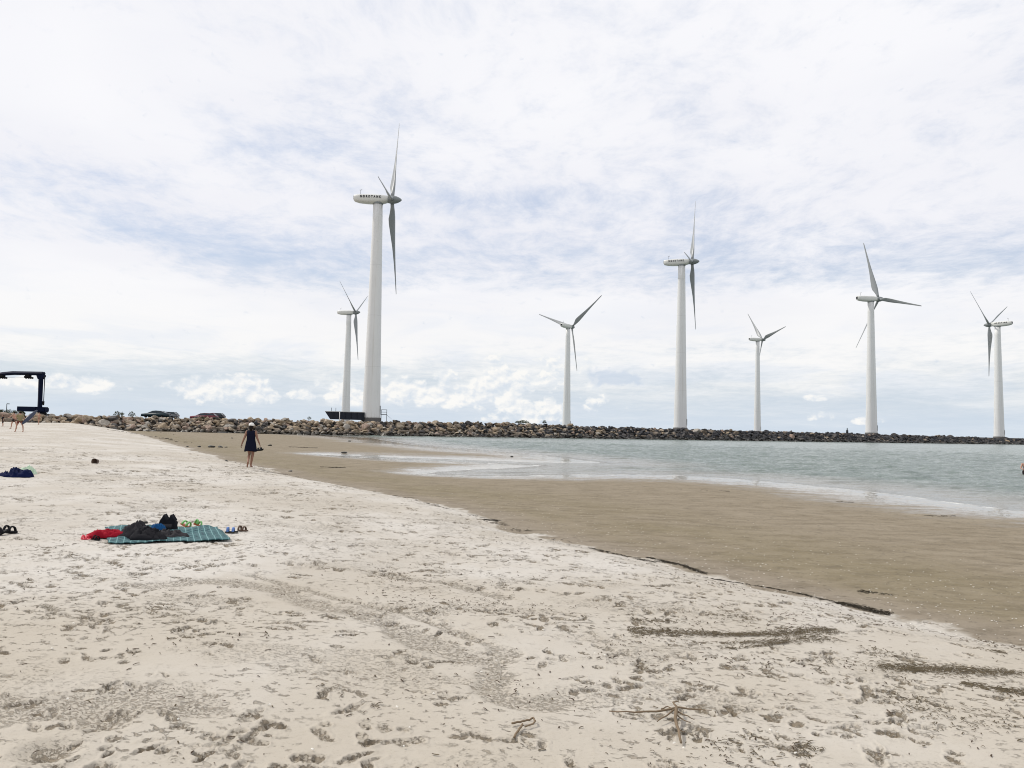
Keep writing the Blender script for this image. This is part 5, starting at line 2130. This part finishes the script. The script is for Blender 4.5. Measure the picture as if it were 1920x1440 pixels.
# thin high cloud sheet with blue gaps
puv = nb.comb(u, v, 0.0)
warp = nb.noise(puv, 1.3, 3, 0.5, col=True)
wx, wy, _ = nb.xyz(warp)
pw_ = nb.comb(nb.m('ADD', nb.m('MULTIPLY', u, 1.0), nb.m('MULTIPLY', wx, 0.55)), nb.m('ADD', nb.m('MULTIPLY', v, 1.1), nb.m('MULTIPLY', wy, 0.55)), 0.37)
n1 = nb.noise(pw_, 1.15, 9, 0.60)
n2 = nb.noise(nb.comb(nb.m('ADD', nb.m('MULTIPLY', u, 1.5), nb.m('MULTIPLY', wx, 0.5)), nb.m('ADD', nb.m('MULTIPLY', v, 1.15), nb.m('MULTIPLY', wy, 0.5)), 2.1), 6.5, 8, 0.66)
gaps = nb.m('MULTIPLY', 0.68, total([gauss(340, 450, 260, 42, .30, .12), gauss(620, 470, 190, 40, .28), gauss(560, 285, 260, 55, .22), gauss(730, 205, 120, 40, .14), gauss(900, 375, 110, 26, .26),
              gauss(1290, 375, 260, 42, .20), gauss(1700, 500, 330, 50, .28, .0), gauss(1300, 470, 330, 70, .18), gauss(230, 335, 130, 30, .20), gauss(700, 535, 210, 22, .20),
              gauss(860, 640, 220, 12, .16), gauss(440, 632, 150, 12, .10), gauss(1420, 655, 180, 10, .12), gauss(1100, 540, 260, 40, .12), gauss(1850, 250, 300, 60, .08),
              gauss(1180, 130, 90, 50, .10), gauss(120, 700, 260, 26, .14), gauss(560, 690, 260, 26, .16)]))
fill = total([gauss(120, 545, 420, 80, .11), gauss(420, 600, 420, 40, .12), gauss(150, 480, 170, 18, .16, -.12), gauss(1000, 600, 900, 60, .14), gauss(1500, 580, 420, 50, .10), gauss(300, 120, 700, 180, .10), gauss(1500, 120, 700, 180, .05)])
bias = nb.m('SUBTRACT', fill, gaps)
low = nb.m('SUBTRACT', 1.0, nb.ss(0.015, 0.115, el))
n2 = nb.m('ADD', 0.5, nb.m('MULTIPLY', nb.m('SUBTRACT', n2, 0.5), nb.lin(0.02, 0.17, 0.30, 1.0, el)))
tot_ = nb.m('ADD', nb.m('ADD', nb.m('MULTIPLY', n1, 0.66), nb.m('MULTIPLY', n2, 0.74)), bias)
tot_ = nb.m('SUBTRACT', tot_, nb.m('MULTIPLY', low, 0.20))
cov = nb.ss(0.28, 0.80, tot_)
cov = nb.m('ADD', 0.12, nb.m('MULTIPLY', cov, 0.88))
sky_c = nb.mix(1.0, sky.outputs[0], (SKY_S, SKY_S, SKY_S), 'MULTIPLY')
hz_c = nb.mix(nb.ss(0.0, 0.30, el), (0.62, 0.72, 0.835), (0.58, 0.68, 0.88))
gap_c = nb.mix(0.72, sky_c, hz_c)
n3 = nb.noise(pw_, 0.6, 4, 0.55)
wh = nb.mix(nb.ss(0.35, 0.7, n3), (0.87, 0.875, 0.93), (0.955, 0.955, 0.985))
wh = nb.mix(nb.m('SUBTRACT', 1.0, nb.ss(0.05, 0.22, el)), wh, nb.mix(nb.ss(0.42, 0.66, nb.noise(nb.comb(nb.m('MULTIPLY', azm, 7.0), nb.m('MULTIPLY', el, 34.0), 3.3), 1.0, 7, 0.58, 0.6)), (0.955, 0.95, 0.94), (0.845, 0.875, 0.92)))
c = nb.mix(cov, gap_c, wh)
# low grey-blue band above the horizon
band = nb.m('MULTIPLY', nb.m('SUBTRACT', 1.0, nb.ss(0.0, 0.075, nb.m('ADD', el, nb.m('MULTIPLY', nb.m('SUBTRACT', n1, 0.5), 0.05)))), 0.78)
c = nb.mix(band, c, (0.645, 0.735, 0.84))

# heaped cumulus standing low over the sea
cum_list = [(140, 722, 62, 11, .85), (100, 716, 22, 13, .5), (172, 716, 26, 14, .6), (370, 735, 48, 17, .85), (440, 728, 58, 21, .95), (520, 742, 50, 12, .6), (600, 745, 60, 14, .45),
            (635, 708, 40, 24, .42), (700, 735, 75, 26, .6), (770, 724, 42, 17, .75), (745, 745, 70, 14, .5), (850, 744, 50, 17, .8), (925, 738, 80, 32, .62), (960, 700, 110, 40, .50), (1005, 764, 45, 13, .8),
            (1075, 700, 40, 30, .42), (1118, 752, 20, 22, .55), (980, 785, 70, 8, .5), (1535, 781, 22, 8, .75), (1510, 746, 45, 6, .5), (1622, 789, 24, 6, .7), (1180, 762, 14, 6, .4), (40, 712, 46, 8, .6)]


def cum(shift):
    a_ = nb.m('ADD', azm, shift[0])
    e_ = nb.m('ADD', el, shift[1])
    vec = nb.comb(nb.m('MULTIPLY', a_, 46.0), nb.m('MULTIPLY', e_, 60.0), 0.9)
    wv = nb.noise(vec, 1.1, 4, 0.6, col=True)
    va = nb.n.new('ShaderNodeVectorMath')
    va.operation = 'MULTIPLY_ADD'
    nb.put(va.inputs[0], wv)
    va.inputs[1].default_value = (0.9, 0.9, 0.0)
    nb.put(va.inputs[2], vec)
    acc = None
    for sc_, wt_ in ((0.55, 0.50), (1.3, 0.32), (3.0, 0.15), (7.0, 0.06)):
        vo = nb.n.new('ShaderNodeTexVoronoi')
        vo.voronoi_dimensions = '2D'
        vo.feature = 'SMOOTH_F1'
        vo.inputs['Scale'].default_value = sc_
        vo.inputs['Smoothness'].default_value = 0.35
        nb.put(vo.inputs['Vector'], va.outputs[0])
        q_ = nb.m('MULTIPLY', nb.m('SUBTRACT', 1.0, vo.outputs['Distance']), wt_)
        acc = q_ if acc is None else nb.m('ADD', acc, q_)
    return nb.m('ADD', nb.m('MULTIPLY', nb.m('SUBTRACT', acc, 0.58), 1.5), 0.5)


blob = nb.m('MINIMUM', total([gauss(*q) for q in cum_list]), 1.0)
b0 = cum((0, 0))
b1 = cum((-0.0035, 0.0050))
dens = nb.m('ADD', blob, nb.m('MULTIPLY', nb.m('MULTIPLY', nb.m('SUBTRACT', b0, 0.5), 1.6), nb.ss(0.02, 0.25, blob)))
dens = nb.m('ADD', dens, nb.m('MULTIPLY', blob, 0.16))
cmask = nb.ss(0.24, 0.74, dens)
lit = nb.m('ADD', 0.62, nb.m('MULTIPLY', nb.m('SUBTRACT', b0, b1), 2.0), clamp=True)
thick = nb.ss(0.45, 0.95, dens)
ccol = nb.mix(lit, (0.70, 0.765, 0.845), (0.985, 0.97, 0.94))
ccol = nb.mix(nb.m('MULTIPLY', nb.m('SUBTRACT', 1.0, thick), 0.45), ccol, (0.78, 0.83, 0.88))
c = nb.mix(nb.m('MULTIPLY', cmask, 0.92), c, ccol)
# one darker blue-grey cloud gap
dk = gauss(1145, 708, 52, 17, 1.0, .1)
c = nb.mix(nb.m('MULTIPLY', nb.ss(.30, .75, nb.m('ADD', dk, nb.m('MULTIPLY', nb.m('SUBTRACT', b0, .5), .9))), 0.6), c, (0.57, 0.66, 0.79))
nt.links.new(c, bg.inputs['Color'])
bg.inputs['Strength'].default_value = 1.0
w.cycles.sampling_method = 'MANUAL'
w.cycles.sample_map_resolution = 1024

sd = bpy.data.lights.new('sun', 'SUN')
sd.energy = 2.7
sd.angle = math.radians(3.0)
sd.color = (1.0, 0.95, 0.88)
so = bpy.data.objects.new('sun', sd)
to_sun = Vector((math.sin(SUN_AZ) * math.cos(SUN_EL), math.cos(SUN_AZ) * math.cos(SUN_EL), math.sin(SUN_EL)))
so.rotation_euler = to_sun.to_track_quat('Z', 'Y').to_euler()
so.location = (-60, 20, 80)
COL.objects.link(so)

SC.view_settings.view_transform = 'Standard'
SC.view_settings.look = 'None'
SC.view_settings.exposure = 0.0
SC.view_settings.gamma = 1.0
SC.render.engine = 'CYCLES'
SC.cycles.use_denoising = True
SC.cycles.filter_width = 1.05
SC.cycles.max_bounces = 5
SC.cycles.diffuse_bounces = 3
SC.cycles.glossy_bounces = 3
bpy.context.view_layer.update()
